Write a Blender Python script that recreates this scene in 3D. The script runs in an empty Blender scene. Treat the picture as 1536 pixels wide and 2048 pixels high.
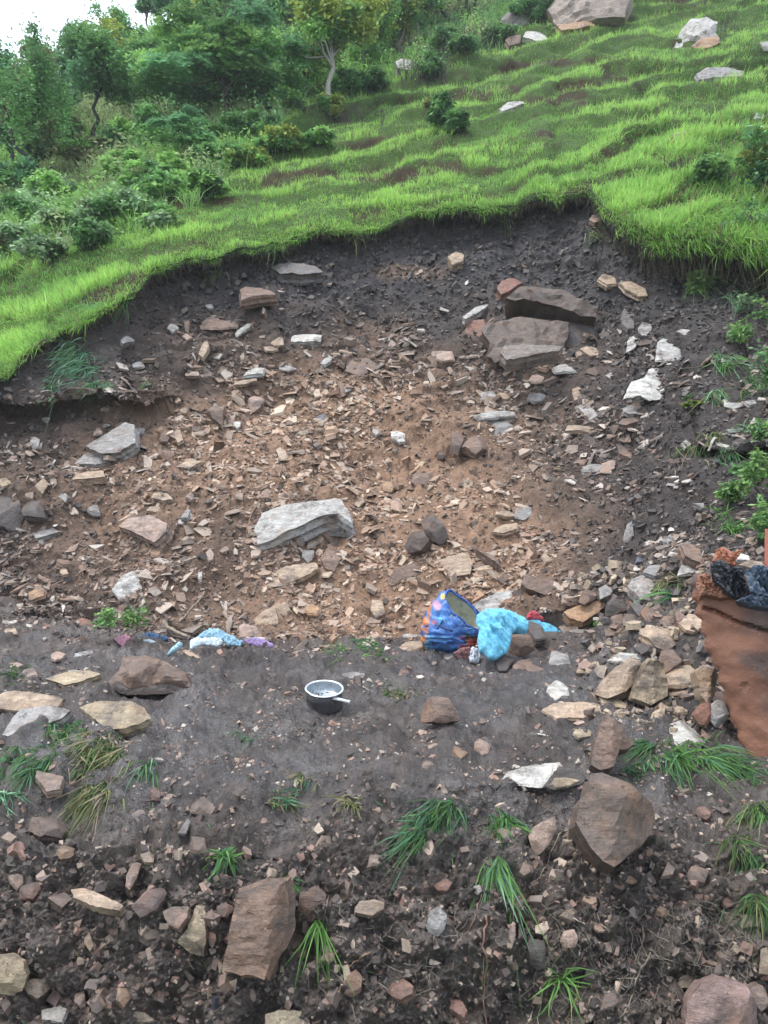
import bpy, math, random
import numpy as np
from mathutils import Vector, Matrix
from mathutils.bvhtree import BVHTree
from mathutils.geometry import delaunay_2d_cdt

random.seed(7)
RNG = np.random.default_rng(7)
scene = bpy.context.scene
COL = scene.collection

# ------------------------------------------------------------------ camera, sky, light
F, CX, CY, H = 1547.0, 768.0, 1024.0, 1.4      # focal length in photo pixels, photo centre, eye height above the terrace
cam_d = bpy.data.cameras.new("camera")
cam_d.sensor_fit = 'VERTICAL'
cam_d.sensor_height = 36.0
cam_d.lens = 36.0 * F / 2048.0
cam_d.clip_start = 0.05
cam_d.clip_end = 2000.0
cam = bpy.data.objects.new("camera", cam_d)
COL.objects.link(cam)
cam.location = (0, 0, H)
cam.rotation_euler = (math.radians(90), 0, 0)
scene.camera = cam

SUN_EL, SUN_AZ = math.radians(66), math.radians(250)
world = bpy.data.worlds.new("World")
scene.world = world
world.use_nodes = True
wn, wl = world.node_tree.nodes, world.node_tree.links
wn.clear()
w_out = wn.new('ShaderNodeOutputWorld')
w_bg = wn.new('ShaderNodeBackground')
w_sky = wn.new('ShaderNodeTexSky')
w_sky.sky_type = 'NISHITA'
w_sky.sun_disc = False
w_sky.sun_elevation = SUN_EL
w_sky.sun_rotation = SUN_AZ
w_sky.air_density = 1.0
w_sky.dust_density = 4.0
w_mix = wn.new('ShaderNodeMix')
w_mix.data_type = 'RGBA'
w_mix.inputs[0].default_value = 0.72
w_mix.inputs[7].default_value = (9.0, 10.0, 11.6, 1)      # overcast cloud layer over the clear sky
wl.new(w_sky.outputs[0], w_mix.inputs[6])
wl.new(w_mix.outputs[2], w_bg.inputs[0])
w_bg.inputs[1].default_value = 0.125
wl.new(w_bg.outputs[0], w_out.inputs[0])

sd = bpy.data.lights.new("sun", 'SUN')
sd.energy = 1.5
sd.angle = math.radians(25)
sd.color = (1.0, 0.96, 0.9)
sun = bpy.data.objects.new("sun", sd)
COL.objects.link(sun)
_az = math.radians(250)       # soft light from high on the left, a little behind the viewer
_dir = Vector((math.sin(_az) * math.cos(SUN_EL), math.cos(_az) * math.cos(SUN_EL), math.sin(SUN_EL)))
sun.rotation_euler = (-_dir).to_track_quat('-Z', 'Y').to_euler()
sun.location = (0, 0, 30)

scene.view_settings.view_transform = 'Standard'
scene.view_settings.look = 'None'
scene.view_settings.exposure = 1.05
scene.view_settings.gamma = 1.0

# ------------------------------------------------------------------ noise
def _hash(ix, iy, iz, seed):
    h = (ix.astype(np.int64) * 374761393 + iy.astype(np.int64) * 668265263 + iz.astype(np.int64) * 2147483647 + seed * 974634777) & 0xFFFFFFFF
    h = ((h ^ (h >> 13)) * 1274126177) & 0xFFFFFFFF
    h = h ^ (h >> 16)
    return (h & 0xFFFFFF) / float(0xFFFFFF) * 2 - 1

def vnoise(p, seed=0):
    i = np.floor(p)
    f = p - i
    f = f * f * (3 - 2 * f)
    i = i.astype(np.int64)
    r = 0
    for dx in (0, 1):
        wx = f[:, 0] if dx else 1 - f[:, 0]
        for dy in (0, 1):
            wy = f[:, 1] if dy else 1 - f[:, 1]
            for dz in (0, 1):
                wz = f[:, 2] if dz else 1 - f[:, 2]
                r = r + wx * wy * wz * _hash(i[:, 0] + dx, i[:, 1] + dy, i[:, 2] + dz, seed)
    return r

def fbm(p, scale, octv=4, seed=0, gain=0.5):
    r = np.zeros(len(p)); a = 1.0; s = 1.0 / scale
    for o in range(octv):
        r += a * vnoise(p * s + 17.3 * o, seed + o)
        a *= gain; s *= 2.03
    return r

def sstep(a, b, x):
    t = np.clip((x - a) / (b - a), 0, 1)
    return t * t * (3 - 2 * t)

# ------------------------------------------------------------------ mesh building
def mk(name, V, faces, mat, cols=None, smooth=False, parent=None, attrs=None, matrix=None):
    me = bpy.data.meshes.new(name)
    V = np.asarray(V, dtype=np.float32)
    faces = [np.asarray(f, dtype=np.int32) for f in faces if len(f)]
    me.vertices.add(len(V))
    me.vertices.foreach_set('co', V.ravel())
    nl = sum(f.size for f in faces)
    me.loops.add(nl)
    me.loops.foreach_set('vertex_index', np.concatenate([f.ravel() for f in faces]))
    nf = sum(len(f) for f in faces)
    me.polygons.add(nf)
    tot = np.concatenate([np.full(len(f), f.shape[1], dtype=np.int32) for f in faces])
    st = np.concatenate([[0], np.cumsum(tot)[:-1]]).astype(np.int32)
    me.polygons.foreach_set('loop_start', st)
    me.polygons.foreach_set('loop_total', tot)
    me.polygons.foreach_set('use_smooth', np.full(nf, bool(smooth)))
    if cols is not None:
        a = me.color_attributes.new('Col', 'FLOAT_COLOR', 'POINT')
        c = np.ones((len(V), 4), dtype=np.float32)
        c[:, :3] = cols
        a.data.foreach_set('color', c.ravel())
    for k, arr in (attrs or {}).items():
        a = me.attributes.new(k, 'FLOAT', 'POINT')
        a.data.foreach_set('value', np.asarray(arr, dtype=np.float32))
    me.update(calc_edges=True)
    me.validate()
    me.materials.append(mat)
    o = bpy.data.objects.new(name, me)
    COL.objects.link(o)
    if matrix is not None:
        o.matrix_world = matrix
    if parent is not None:
        o.parent = parent
    return o

class MB:
    def __init__(s):
        s.V = []; s.F3 = []; s.F4 = []; s.C = []; s.n = 0
    def add(s, V, f3=None, f4=None, c=None):
        V = np.asarray(V, dtype=float).reshape(-1, 3)
        s.V.append(V)
        if f3 is not None and len(f3): s.F3.append(np.asarray(f3) + s.n)
        if f4 is not None and len(f4): s.F4.append(np.asarray(f4) + s.n)
        c = np.array([0.5, 0.5, 0.5]) if c is None else np.asarray(c, dtype=float)
        s.C.append(np.broadcast_to(c, V.shape))
        s.n += len(V)
    def tube(s, pts, rad, c=None, sides=6, cap=True):
        pts = np.asarray(pts, dtype=float); n = len(pts)
        rad = np.broadcast_to(np.asarray(rad, dtype=float), (n,))
        t = np.gradient(pts, axis=0)
        t /= np.linalg.norm(t, axis=1)[:, None] + 1e-9
        ref = np.array([0, 0, 1.0]) if abs(t[0][2]) < 0.9 else np.array([1.0, 0, 0])
        V = []
        for i in range(n):
            a = np.cross(t[i], ref); a /= np.linalg.norm(a) + 1e-9
            b = np.cross(t[i], a)
            th = np.arange(sides) * 2 * math.pi / sides
            V.append(pts[i] + rad[i] * (np.cos(th)[:, None] * a + np.sin(th)[:, None] * b))
        V = np.concatenate(V)
        q = []
        for i in range(n - 1):
            for k in range(sides):
                k2 = (k + 1) % sides
                q.append((i * sides + k, i * sides + k2, (i + 1) * sides + k2, (i + 1) * sides + k))
        t3 = []
        if cap:
            V = np.concatenate([V, pts[:1], pts[-1:]])
            m = n * sides
            for k in range(sides):
                t3.append(((k + 1) % sides, k, m))
                t3.append(((n - 1) * sides + k, (n - 1) * sides + (k + 1) % sides, m + 1))
        s.add(V, t3, q, c)
    def build(s, name, mat, parent=None, smooth=False):
        fs = []
        if s.F3: fs.append(np.concatenate(s.F3))
        if s.F4: fs.append(np.concatenate(s.F4))
        return mk(name, np.concatenate(s.V), fs, mat, np.concatenate(s.C), smooth, parent)

def tag(o, label=None, cat=None, group=None, kind=None):
    if label: o['label'] = label
    if cat: o['category'] = cat
    if group: o['group'] = group
    if kind: o['kind'] = kind
    return o

def empty(name, loc):
    o = bpy.data.objects.new(name, None)
    COL.objects.link(o)
    o.location = loc
    o.empty_display_size = 0.1
    return o

def part(mb, name, mat, root, smooth=False):
    """child mesh of an Empty; vertices given in world space"""
    L = np.array(root.location)
    mb.V = [v - L for v in mb.V]
    return mb.build(name, mat, root, smooth)

# ------------------------------------------------------------------ materials
def nodes(m):
    m.use_nodes = True
    nt = m.node_tree
    return nt, nt.nodes, nt.links, nt.nodes['Principled BSDF']

def noise_node(nt, scale, detail=4, rough=0.6, vec=None):
    n = nt.nodes.new('ShaderNodeTexNoise')
    n.inputs['Scale'].default_value = scale
    n.inputs['Detail'].default_value = detail
    n.inputs['Roughness'].default_value = rough
    if vec is not None: nt.links.new(vec, n.inputs['Vector'])
    return n

def mathn(nt, op, a, b=None, c=None, clamp=False):
    n = nt.nodes.new('ShaderNodeMath'); n.operation = op; n.use_clamp = clamp
    for i, x in enumerate((a, b, c)):
        if x is None: continue
        if isinstance(x, (int, float)): n.inputs[i].default_value = x
        else: nt.links.new(x, n.inputs[i])
    return n.outputs[0]

def mapr(nt, x, a, b, c, d):
    n = nt.nodes.new('ShaderNodeMapRange')
    nt.links.new(x, n.inputs[0])
    for i, v in enumerate((a, b, c, d)): n.inputs[i + 1].default_value = v
    return n.outputs[0]

def mixc(nt, fac, a, b, mode='MIX'):
    n = nt.nodes.new('ShaderNodeMix'); n.data_type = 'RGBA'; n.blend_type = mode
    for i, x in ((0, fac), (6, a), (7, b)):
        if isinstance(x, (int, float)): n.inputs[i].default_value = x
        elif isinstance(x, tuple): n.inputs[i].default_value = (*x, 1)
        else: nt.links.new(x, n.inputs[i])
    return n.outputs[2]

def attr(nt, name, out='Color'):
    n = nt.nodes.new('ShaderNodeAttribute'); n.attribute_name = name
    return n.outputs[out]

def bump(nt, h, strength, dist, prev=None):
    n = nt.nodes.new('ShaderNodeBump')
    n.inputs['Strength'].default_value = strength
    n.inputs['Distance'].default_value = dist
    nt.links.new(h, n.inputs['Height'])
    if prev is not None: nt.links.new(prev, n.inputs['Normal'])
    return n.outputs[0]

def scalec(nt, colr, fac):
    n = nt.nodes.new('ShaderNodeVectorMath'); n.operation = 'SCALE'
    nt.links.new(colr, n.inputs[0])
    if isinstance(fac, float): n.inputs['Scale'].default_value = fac
    else: nt.links.new(fac, n.inputs['Scale'])
    return n.outputs[0]

def geo_pos(nt):
    return nt.nodes.new('ShaderNodeNewGeometry').outputs['Position']

def mat_soil():
    m = bpy.data.materials.new("wet_soil")
    nt, N, L, bs = nodes(m)
    p = geo_pos(nt)
    n1 = noise_node(nt, 3.0, 6, 0.65, p); n2 = noise_node(nt, 22.0, 5, 0.7, p); n3 = noise_node(nt, 90.0, 3, 0.6, p)
    v = N.new('ShaderNodeTexVoronoi'); v.inputs['Scale'].default_value = 34; L.new(p, v.inputs['Vector'])
    f = mapr(nt, n1.outputs[0], 0.3, 0.7, 0.72, 1.28)
    f2 = mapr(nt, n2.outputs[0], 0.3, 0.72, 0.66, 1.36)
    c = scalec(nt, attr(nt, 'Col'), mathn(nt, 'MULTIPLY', f, f2))
    grit = mapr(nt, v.outputs['Distance'], 0.12, 0.2, 1.0, 0.0)
    sel = mathn(nt, 'GREATER_THAN', N.new('ShaderNodeSeparateColor').outputs[0], 0.5)
    sp = [x for x in N if x.bl_idname == 'ShaderNodeSeparateColor'][-1]
    L.new(v.outputs['Color'], sp.inputs[0])
    gsel = mathn(nt, 'MULTIPLY', grit, sel)
    gcol = scalec(nt, attr(nt, 'Col'), 2.0)
    c = mixc(nt, mathn(nt, 'MULTIPLY', gsel, 0.7), c, gcol)
    L.new(c, bs.inputs['Base Color'])
    wet = attr(nt, 'wet', 'Fac')
    r = mathn(nt, 'SUBTRACT', mapr(nt, n2.outputs[0], 0.3, 0.7, 0.66, 0.86), mathn(nt, 'MULTIPLY', wet, 0.5))
    L.new(r, bs.inputs['Roughness'])
    L.new(mathn(nt, 'MULTIPLY_ADD', wet, 0.62, 0.12), bs.inputs['Specular IOR Level'])
    n4 = noise_node(nt, 48.0, 4, 0.7, p)
    b = bump(nt, n2.outputs[0], 0.8, 0.04)
    b = bump(nt, n4.outputs[0], 0.8, 0.02, b)
    b = bump(nt, n3.outputs[0], 0.7, 0.010, b)
    b = bump(nt, grit, 0.4, 0.006, b)
    L.new(b, bs.inputs['Normal'])
    return m

def mat_chips():
    m = bpy.data.materials.new("stone_fragments")
    nt, N, L, bs = nodes(m)
    p = geo_pos(nt)
    n2 = noise_node(nt, 30.0, 4, 0.6, p)
    c = scalec(nt, attr(nt, 'Col'), mapr(nt, n2.outputs[0], 0.3, 0.7, 0.75, 1.25))
    L.new(c, bs.inputs['Base Color'])
    bs.inputs['Roughness'].default_value = 0.6
    bs.inputs['Specular IOR Level'].default_value = 0.4
    L.new(bump(nt, n2.outputs[0], 0.4, 0.01), bs.inputs['Normal'])
    return m

def mat_rock():
    m = bpy.data.materials.new("layered_rock")
    nt, N, L, bs = nodes(m)
    tc = N.new('ShaderNodeTexCoord'); oi = N.new('ShaderNodeObjectInfo')
    off = N.new('ShaderNodeVectorMath'); off.operation = 'ADD'
    cmb = N.new('ShaderNodeCombineXYZ'); L.new(mathn(nt, 'MULTIPLY', oi.outputs['Random'], 50.0), cmb.inputs[0])
    L.new(tc.outputs['Object'], off.inputs[0]); L.new(cmb.outputs[0], off.inputs[1])
    mp = N.new('ShaderNodeMapping'); mp.inputs['Scale'].default_value = (1.0, 1.0, 9.0); L.new(off.outputs[0], mp.inputs[0])
    nl = noise_node(nt, 9.0, 5, 0.7, mp.outputs[0])          # bedding layers
    mp2 = N.new('ShaderNodeMapping'); mp2.inputs['Scale'].default_value = (1.0, 3.5, 3.0); mp2.inputs['Rotation'].default_value = (0, 0, 0.6); L.new(off.outputs[0], mp2.inputs[0])
    ng = noise_node(nt, 7.0, 6, 0.72, mp2.outputs[0])        # grain streaks
    nm = noise_node(nt, 5.0, 5, 0.65, off.outputs[0])
    nf = noise_node(nt, 60.0, 4, 0.7, off.outputs[0])
    base = oi.outputs['Color']
    c = scalec(nt, base, mapr(nt, ng.outputs[0], 0.32, 0.68, 0.5, 1.35))
    c = scalec(nt, c, mapr(nt, nl.outputs[0], 0.35, 0.65, 0.8, 1.15))
    c = scalec(nt, c, mapr(nt, nf.outputs[0], 0.3, 0.7, 0.78, 1.2))
    rust = mixc(nt, 0.6, base, (0.27, 0.14, 0.07))
    c = mixc(nt, mapr(nt, nm.outputs[0], 0.52, 0.68, 0.0, 0.55), c, rust)
    vc = N.new('ShaderNodeTexVoronoi'); vc.feature = 'DISTANCE_TO_EDGE'; vc.inputs['Scale'].default_value = 3.2
    mpv = N.new('ShaderNodeMapping'); mpv.inputs['Scale'].default_value = (1.0, 2.2, 3.0); mpv.inputs['Rotation'].default_value = (.2, .1, .5)
    dist_ = mixc(nt, 0.3, off.outputs[0], nm.outputs['Color']); L.new(dist_, mpv.inputs[0]); L.new(mpv.outputs[0], vc.inputs['Vector'])
    crack = mathn(nt, 'MULTIPLY', mapr(nt, vc.outputs['Distance'], 0.0, 0.013, 0.6, 0.0), mapr(nt, ng.outputs[0], 0.5, 0.6, 0.0, 1.0))
    c = mixc(nt, crack, c, (0.03, 0.024, 0.02))
    # mud smeared on the stone
    nd = noise_node(nt, 3.2, 6, 0.75, off.outputs[0])
    mf = mapr(nt, nd.outputs[0], 0.5, 0.64, 0.0, 0.92)
    c = mixc(nt, mf, c, (0.072, 0.056, 0.047))
    L.new(c, bs.inputs['Base Color'])
    L.new(mapr(nt, nm.outputs[0], 0.3, 0.7, 0.42, 0.75), bs.inputs['Roughness'])
    bs.inputs['Specular IOR Level'].default_value = 0.45
    b = bump(nt, ng.outputs[0], 0.7, 0.02)
    b = bump(nt, nl.outputs[0], 0.6, 0.012, b)
    b = bump(nt, nf.outputs[0], 0.6, 0.004, b)
    b = bump(nt, mathn(nt, 'MULTIPLY', crack, -1.0), 0.8, 0.02, b)
    L.new(b, bs.inputs['Normal'])
    return m

def mat_leaf(name, transl=0.35, rough=0.5):
    m = bpy.data.materials.new(name)
    nt, N, L, bs = nodes(m)
    c = attr(nt, 'Col')
    L.new(c, bs.inputs['Base Color'])
    bs.inputs['Roughness'].default_value = rough
    bs.inputs['Specular IOR Level'].default_value = 0.3
    tr = N.new('ShaderNodeBsdfTranslucent')
    L.new(scalec(nt, c, 1.2), tr.inputs['Color'])
    mx = N.new('ShaderNodeMixShader'); mx.inputs[0].default_value = transl
    L.new(bs.outputs[0], mx.inputs[1]); L.new(tr.outputs[0], mx.inputs[2])
    L.new(mx.outputs[0], N['Material Output'].inputs[0])
    return m

def mat_bark():
    m = bpy.data.materials.new("bark")
    nt, N, L, bs = nodes(m)
    p = geo_pos(nt)
    mp = N.new('ShaderNodeMapping'); mp.inputs['Scale'].default_value = (1, 1, 0.25); L.new(p, mp.inputs[0])
    n = noise_node(nt, 25.0, 5, 0.7, mp.outputs[0])
    L.new(scalec(nt, attr(nt, 'Col'), mapr(nt, n.outputs[0], 0.3, 0.7, 0.55, 1.4)), bs.inputs['Base Color'])
    bs.inputs['Roughness'].default_value = 0.85
    L.new(bump(nt, n.outputs[0], 0.6, 0.02), bs.inputs['Normal'])
    return m

def mat_cloth(name, rough=0.75, weave=350.0, spec=0.25, sheen=0.2):
    m = bpy.data.materials.new(name)
    nt, N, L, bs = nodes(m)
    p = geo_pos(nt)
    n = noise_node(nt, 9.0, 5, 0.65, p); nf = noise_node(nt, weave, 2, 0.5, p)
    dirt = noise_node(nt, 5.0, 6, 0.75, p)
    c = scalec(nt, attr(nt, 'Col'), mapr(nt, n.outputs[0], 0.3, 0.7, 0.85, 1.12))
    c = mixc(nt, mapr(nt, dirt.outputs[0], 0.56, 0.72, 0.0, 0.65), c, (0.09, 0.07, 0.06))
    L.new(c, bs.inputs['Base Color'])
    bs.inputs['Roughness'].default_value = rough
    bs.inputs['Specular IOR Level'].default_value = spec
    bs.inputs['Sheen Weight'].default_value = sheen
    v = N.new('ShaderNodeTexVoronoi'); v.inputs['Scale'].default_value = 16; v.feature = 'DISTANCE_TO_EDGE'; L.new(p, v.inputs['Vector'])
    b = bump(nt, n.outputs[0], 0.6, 0.03)
    b = bump(nt, v.outputs['Distance'], 0.35, 0.03, b)
    L.new(bump(nt, nf.outputs[0], 0.3, 0.002, b), bs.inputs['Normal'])
    return m

def mat_clay():
    m = bpy.data.materials.new("red_clay_plaster")
    nt, N, L, bs = nodes(m)
    p = geo_pos(nt)
    n = noise_node(nt, 3.0, 6, 0.6, p); n2 = noise_node(nt, 14.0, 6, 0.7, p); n3 = noise_node(nt, 70.0, 3, 0.6, p)
    c = scalec(nt, attr(nt, 'Col'), mapr(nt, n.outputs[0], 0.3, 0.7, 0.75, 1.25))
    c = mixc(nt, mapr(nt, n2.outputs[0], 0.6, 0.7, 0.0, 0.6), c, (0.10, 0.045, 0.025))
    c = mixc(nt, mapr(nt, n3.outputs[0], 0.62, 0.72, 0.0, 0.4), c, (0.36, 0.20, 0.12))
    L.new(c, bs.inputs['Base Color'])
    bs.inputs['Roughness'].default_value = 0.7
    b = bump(nt, n2.outputs[0], 0.3, 0.02)
    L.new(bump(nt, n3.outputs[0], 0.4, 0.004, b), bs.inputs['Normal'])
    return m

def mat_metal(name, rough, base, metallic=1.0, speck=None, specsc=60.0, lo=0.62, hi=0.66):
    m = bpy.data.materials.new(name)
    nt, N, L, bs = nodes(m)
    tc = N.new('ShaderNodeTexCoord')
    n = noise_node(nt, specsc, 4, 0.6, tc.outputs['Object']); n2 = noise_node(nt, 14.0, 5, 0.6, tc.outputs['Object'])
    rgb = N.new('ShaderNodeRGB'); rgb.outputs[0].default_value = (*base, 1)
    c = scalec(nt, rgb.outputs[0], mapr(nt, n2.outputs[0], 0.3, 0.7, 0.7, 1.25))
    if speck: c = mixc(nt, mapr(nt, n.outputs[0], lo, hi, 0.0, 1.0), c, speck)
    L.new(c, bs.inputs['Base Color'])
    bs.inputs['Metallic'].default_value = metallic
    bs.inputs['Roughness'].default_value = rough
    L.new(bump(nt, n2.outputs[0], 0.3, 0.004), bs.inputs['Normal'])
    return m

M_SOIL = mat_soil(); M_CHIP = mat_chips(); M_ROCK = mat_rock()
M_GRASS = mat_leaf("grass_blade", 0.45, 0.55); M_LEAF = mat_leaf("leaf", 0.3, 0.5)
M_BARK = mat_bark(); M_CLOTH = mat_cloth("cotton_cloth"); M_PLASTIC = mat_cloth("woven_plastic", 0.4, 500.0, 0.5, 0.0)
M_SHEET = mat_cloth("plastic_sheet", 0.3, 200.0, 0.5, 0.0)
M_CLAY = mat_clay()

# ------------------------------------------------------------------ terrain
# every key row gives, for each key column U (the direction seen through the photo's pixel column), distance y and height z
U = np.array([-1200, -300, 0, 130, 250, 300, 450, 600, 750, 900, 1050, 1180, 1240, 1300, 1400, 1536, 1900, 2700.])
v_lip = np.array([1000, 850, 748, 655, 600, 545, 505, 476, 446, 422, 404, 392, 440, 480, 490, 500, 560, 700.])
d_lip = np.array([9, 10.3, 11.2, 11.8, 12.2, 13, 13.8, 14.6, 15, 15.2, 15, 14.5, 13.4, 12.8, 12.3, 11.8, 10.5, 8.5])
v_toe = np.array([1290, 1250, 1240, 1245, 1262, 1270, 1283, 1287, 1287, 1290, 1275, 1240, 1210, 1180, 1130, 1090, 1080, 1100.])
d_toe = np.array([8.0, 8.8, 9.0, 8.9, 8.7, 8.5, 8.3, 8.25, 8.25, 8.2, 8.1, 7.9, 7.7, 7.3, 6.8, 6.4, 5.6, 4.5])
v_rdg = np.array([560, 340, 205, 150, 95, 70, 10, -40, -100, -150, -180, -200, -205, -210, -215, -220, -150, 0.])
d_rdg = np.array([24, 26, 28, 30, 32, 33, 35, 36, 37, 37, 37, 37, 37, 37, 36, 35, 30, 24.])
zf = lambda v, d: H + (CY - v) / F * d
z_lip, z_toe, z_rdg = zf(v_lip, d_lip), zf(v_toe, d_toe), zf(v_rdg, d_rdg)

cols_u = np.concatenate([np.linspace(-1200, -40, 70)[:-1], np.linspace(-40, 1576, 680), np.linspace(1576, 2700, 70)[1:]])
NC = len(cols_u)
ones = np.ones(len(U))
vfr = np.array([1480, 1475, 1470, 1480, 1495, 1500, 1515, 1535, 1560, 1575, 1560, 1540, 1530, 1520, 1500, 1495, 1500, 1500.])
dfr = H * F / (vfr - CY) * 0.985
keys = [  # (d, z, region, number of steps up to the next row)
    (0.2 * ones, -2.2 * ones, 0, 6),
    (2.0 * ones, -2.0 * ones, 0, 8),
    (2.9 * ones, -1.2 * ones, 0, 26),
    (3.2 * ones, zf(2048, 3.2) * ones, 0, 80),
    (3.37 * ones, zf(1880, 3.37) * ones, 0, 60),
    (3.52 * ones, zf(1775, 3.52) * ones, 0, 50),
    (3.68 * ones, zf(1698, 3.68) * ones, 0, 50),
    (dfr, zf(vfr, dfr), 0, 60),
    ((dfr + d_toe) / 2 - 0.2, 0.5 * (0.02 + z_toe * 0.35) * ones, 0, 60),
    (d_toe, z_toe, 1, 300),
]
wd = (cols_u)
def ki(a): return np.interp(cols_u, U, a)
lipn = np.stack([cols_u / 30.0, np.zeros(NC), np.zeros(NC)], 1)
lip_j = (fbm(lipn * 1.0, 3.0, 3, 91) * 8 + fbm(lipn, 0.7, 3, 92) * 7)
def smooth_cols(a, k=9):
    w = np.hanning(k + 2)[1:-1]; w /= w.sum()
    p = np.pad(a, (k // 2, k // 2), mode='edge')
    return np.convolve(p, w, mode='valid')
rows_d, rows_z, rows_reg, rows_amp = [], [], [], []
def add_seg(d0, z0, d1, z1, n, reg, conc=0.0, amp=(1, 1)):
    for i in range(n):
        t = i / n
        ln = np.hypot(d1 - d0, z1 - z0)
        b = conc * ln * math.sin(math.pi * t)
        rows_d.append(d0 + (d1 - d0) * t + b * 0.68); rows_z.append(z0 + (z1 - z0) * t - b * 0.73)
        rows_reg.append(reg); rows_amp.append(amp[0] + (amp[1] - amp[0]) * t)
kd = [(smooth_cols(ki(k[0]), 41), smooth_cols(ki(k[1]), 41)) for k in keys]
for k in range(len(keys) - 1):
    add_seg(kd[k][0], kd[k][1], kd[k + 1][0], kd[k + 1][1], keys[k][3], 0)
# the scar, its undercut, the turf lip, the grass slope
dl, vl = smooth_cols(ki(d_lip), 21), smooth_cols(ki(v_lip), 15) + lip_j
turf = np.interp(cols_u, [-300, 200, 300, 1180, 1260, 1700], [6, 8, 14, 16, 34, 40])
zl = zf(vl, dl)
deep = np.interp(cols_u, [-300, 150, 320, 900, 1180, 1260, 1700], [0.1, 0.15, 0.45, 0.5, 0.6, 0.9, 0.9])
d_u = dl + deep * 0.6; z_u = zf(vl + turf + 3, d_u)        # inner corner of the undercut
d_w = dl + deep * 0.3; z_w = zf(vl + turf + 48, d_w)
td, tz = kd[-1]
add_seg(td, tz, d_w, z_w, 330, 1, 0.07, (1, 0.7))
add_seg(d_w, z_w, d_u, z_u, 26, 1, 0.0, (0.7, 0.25))
add_seg(d_u, z_u, dl - 0.02, zf(vl + turf, dl - 0.02), 6, 1, 0, (0.25, 0.25))
add_seg(dl - 0.02, zf(vl + turf, dl - 0.02), dl - 0.05, zf(vl + 2, dl - 0.05), 8, 1, 0, (0.25, 0.2))
i_lip = len(rows_d)
rd, rz = smooth_cols(ki(d_rdg), 21), smooth_cols(ki(z_rdg), 21)
add_seg(dl - 0.03, zl, rd, rz, 250, 2, 0.03, (0.2, 1))
add_seg(rd, rz, rd + 7, rz - 0.5, 12, 2)
add_seg(rd + 7, rz - 0.5, rd + 40, rz - 20, 10, 2)
rows_d.append(rd + 40); rows_z.append(rz - 20); rows_reg.append(2); rows_amp.append(1)
D = np.array(rows_d); Z = np.array(rows_z); NR = len(D)
reg = np.array(rows_reg); amp = np.array(rows_amp)
UU = np.broadcast_to(cols_u, D.shape)
# slump bench on the left of the scar: brought forward along the slope, ending in a low overhanging edge
VV = CY - (Z - H) / D * F
edge = 792 + 8 * np.sin(UU / 37.0) + np.interp(UU, [-300, 0, 330], [25, 10, -14])
mk_b = sstep(390, 300, UU)
prof = np.clip((VV - 640) / 150, 0, 1) * sstep(edge + 34, edge, VV)
fwd = 0.5 * mk_b * prof * (reg == 1)[:, None]
mk_2 = sstep(1372, 1400, UU)
edge2 = 893 + 7 * np.sin(UU / 19.0)
fwd = fwd + 0.42 * mk_2 * np.clip((VV - 760) / 125, 0, 1) * sstep(edge2 + 14, edge2, VV) * (reg == 1)[:, None]
sc = (D - fwd) / D
Z = H + (Z - H) * sc; D = D * sc
P = np.stack([(UU - CX) / F * D, D, Z], -1)
# grass terracettes and noise along the surface normal
gu = np.gradient(P, axis=1); gv = np.gradient(P, axis=0)
Nn = np.cross(gu, gv); Nn /= np.linalg.norm(Nn, axis=-1, keepdims=True) + 1e-9
pf = P.reshape(-1, 3); nf_ = Nn.reshape(-1, 3)
A = np.repeat(amp, NC); R = np.repeat(reg, NC)
uf = UU.ravel(); vf = VV.ravel()
disp = np.zeros(len(pf))
m0 = R == 0; m1 = R == 1; m2 = R == 2
flat = m0 & (pf[:, 2] > -0.12)
q = pf[m0]
flatness = sstep(-0.3, -0.05, q[:, 2])
right_heap = sstep(1150, 1300, uf[m0]) * sstep(1500, 1400, vf[m0])
lump = fbm(q, 0.16, 5, 5, 0.6)
trod = fbm(q * np.array([1, 0.6, 1]), 0.35, 4, 8, 0.55)
disp[m0] = 0.06 * fbm(q, 0.9, 3, 1) + (0.12 * (1 - flatness) + 0.034 * flatness + 0.03 * right_heap) * lump + 0.10 * flatness * (np.abs(trod) - 0.3) + 0.03 * (1 - np.abs(fbm(q, 0.12, 3, 17))) * np.clip(.3 + fbm(q, .6, 2, 18), 0, 1) + 0.012 * flatness * fbm(q, 0.07, 3, 19)
# the shallow mud slide in the middle of the bank
ch = np.exp(-((uf[m0] - (640 + (vf[m0] - 1600) * -0.9)) / 60) ** 2) * sstep(1500, 1580, vf[m0]) * sstep(1800, 1700, vf[m0])
disp[m0] = disp[m0] * (1 - 0.55 * ch) - 0.05 * ch
q = pf[m1]
rid = 1 - np.abs(fbm(q * np.array([1, 0.5, 0.5]), 1.3, 3, 31))
lz = q[:, 2] / 0.42 + 1.3 * fbm(q, 1.1, 3, 25)
lsaw = lz - np.floor(lz)
ledge = np.where(lsaw < 0.8, lsaw / 0.8, (1 - lsaw) / 0.2) - 0.5
disp[m1] = A[m1] * (0.26 * fbm(q, 1.7, 3, 21) + 0.16 * (rid - 0.7) + 0.07 * fbm(q, 0.3, 5, 23, 0.62) - 0.10 * ledge * np.clip(0.4 + fbm(q, 1.5, 2, 27), 0, 1))
q = pf[m2]
tn = (q[:, 2] - 0.30 * q[:, 0]) / 1.3 + 0.7 * fbm(q, 3.2, 2, 41) + 0.28 * fbm(q, 0.8, 2, 44)
saw = tn - np.floor(tn)
stepf = np.where(saw < 0.64, 1 - saw / 0.64, (saw - 0.64) / 0.36)
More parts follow.
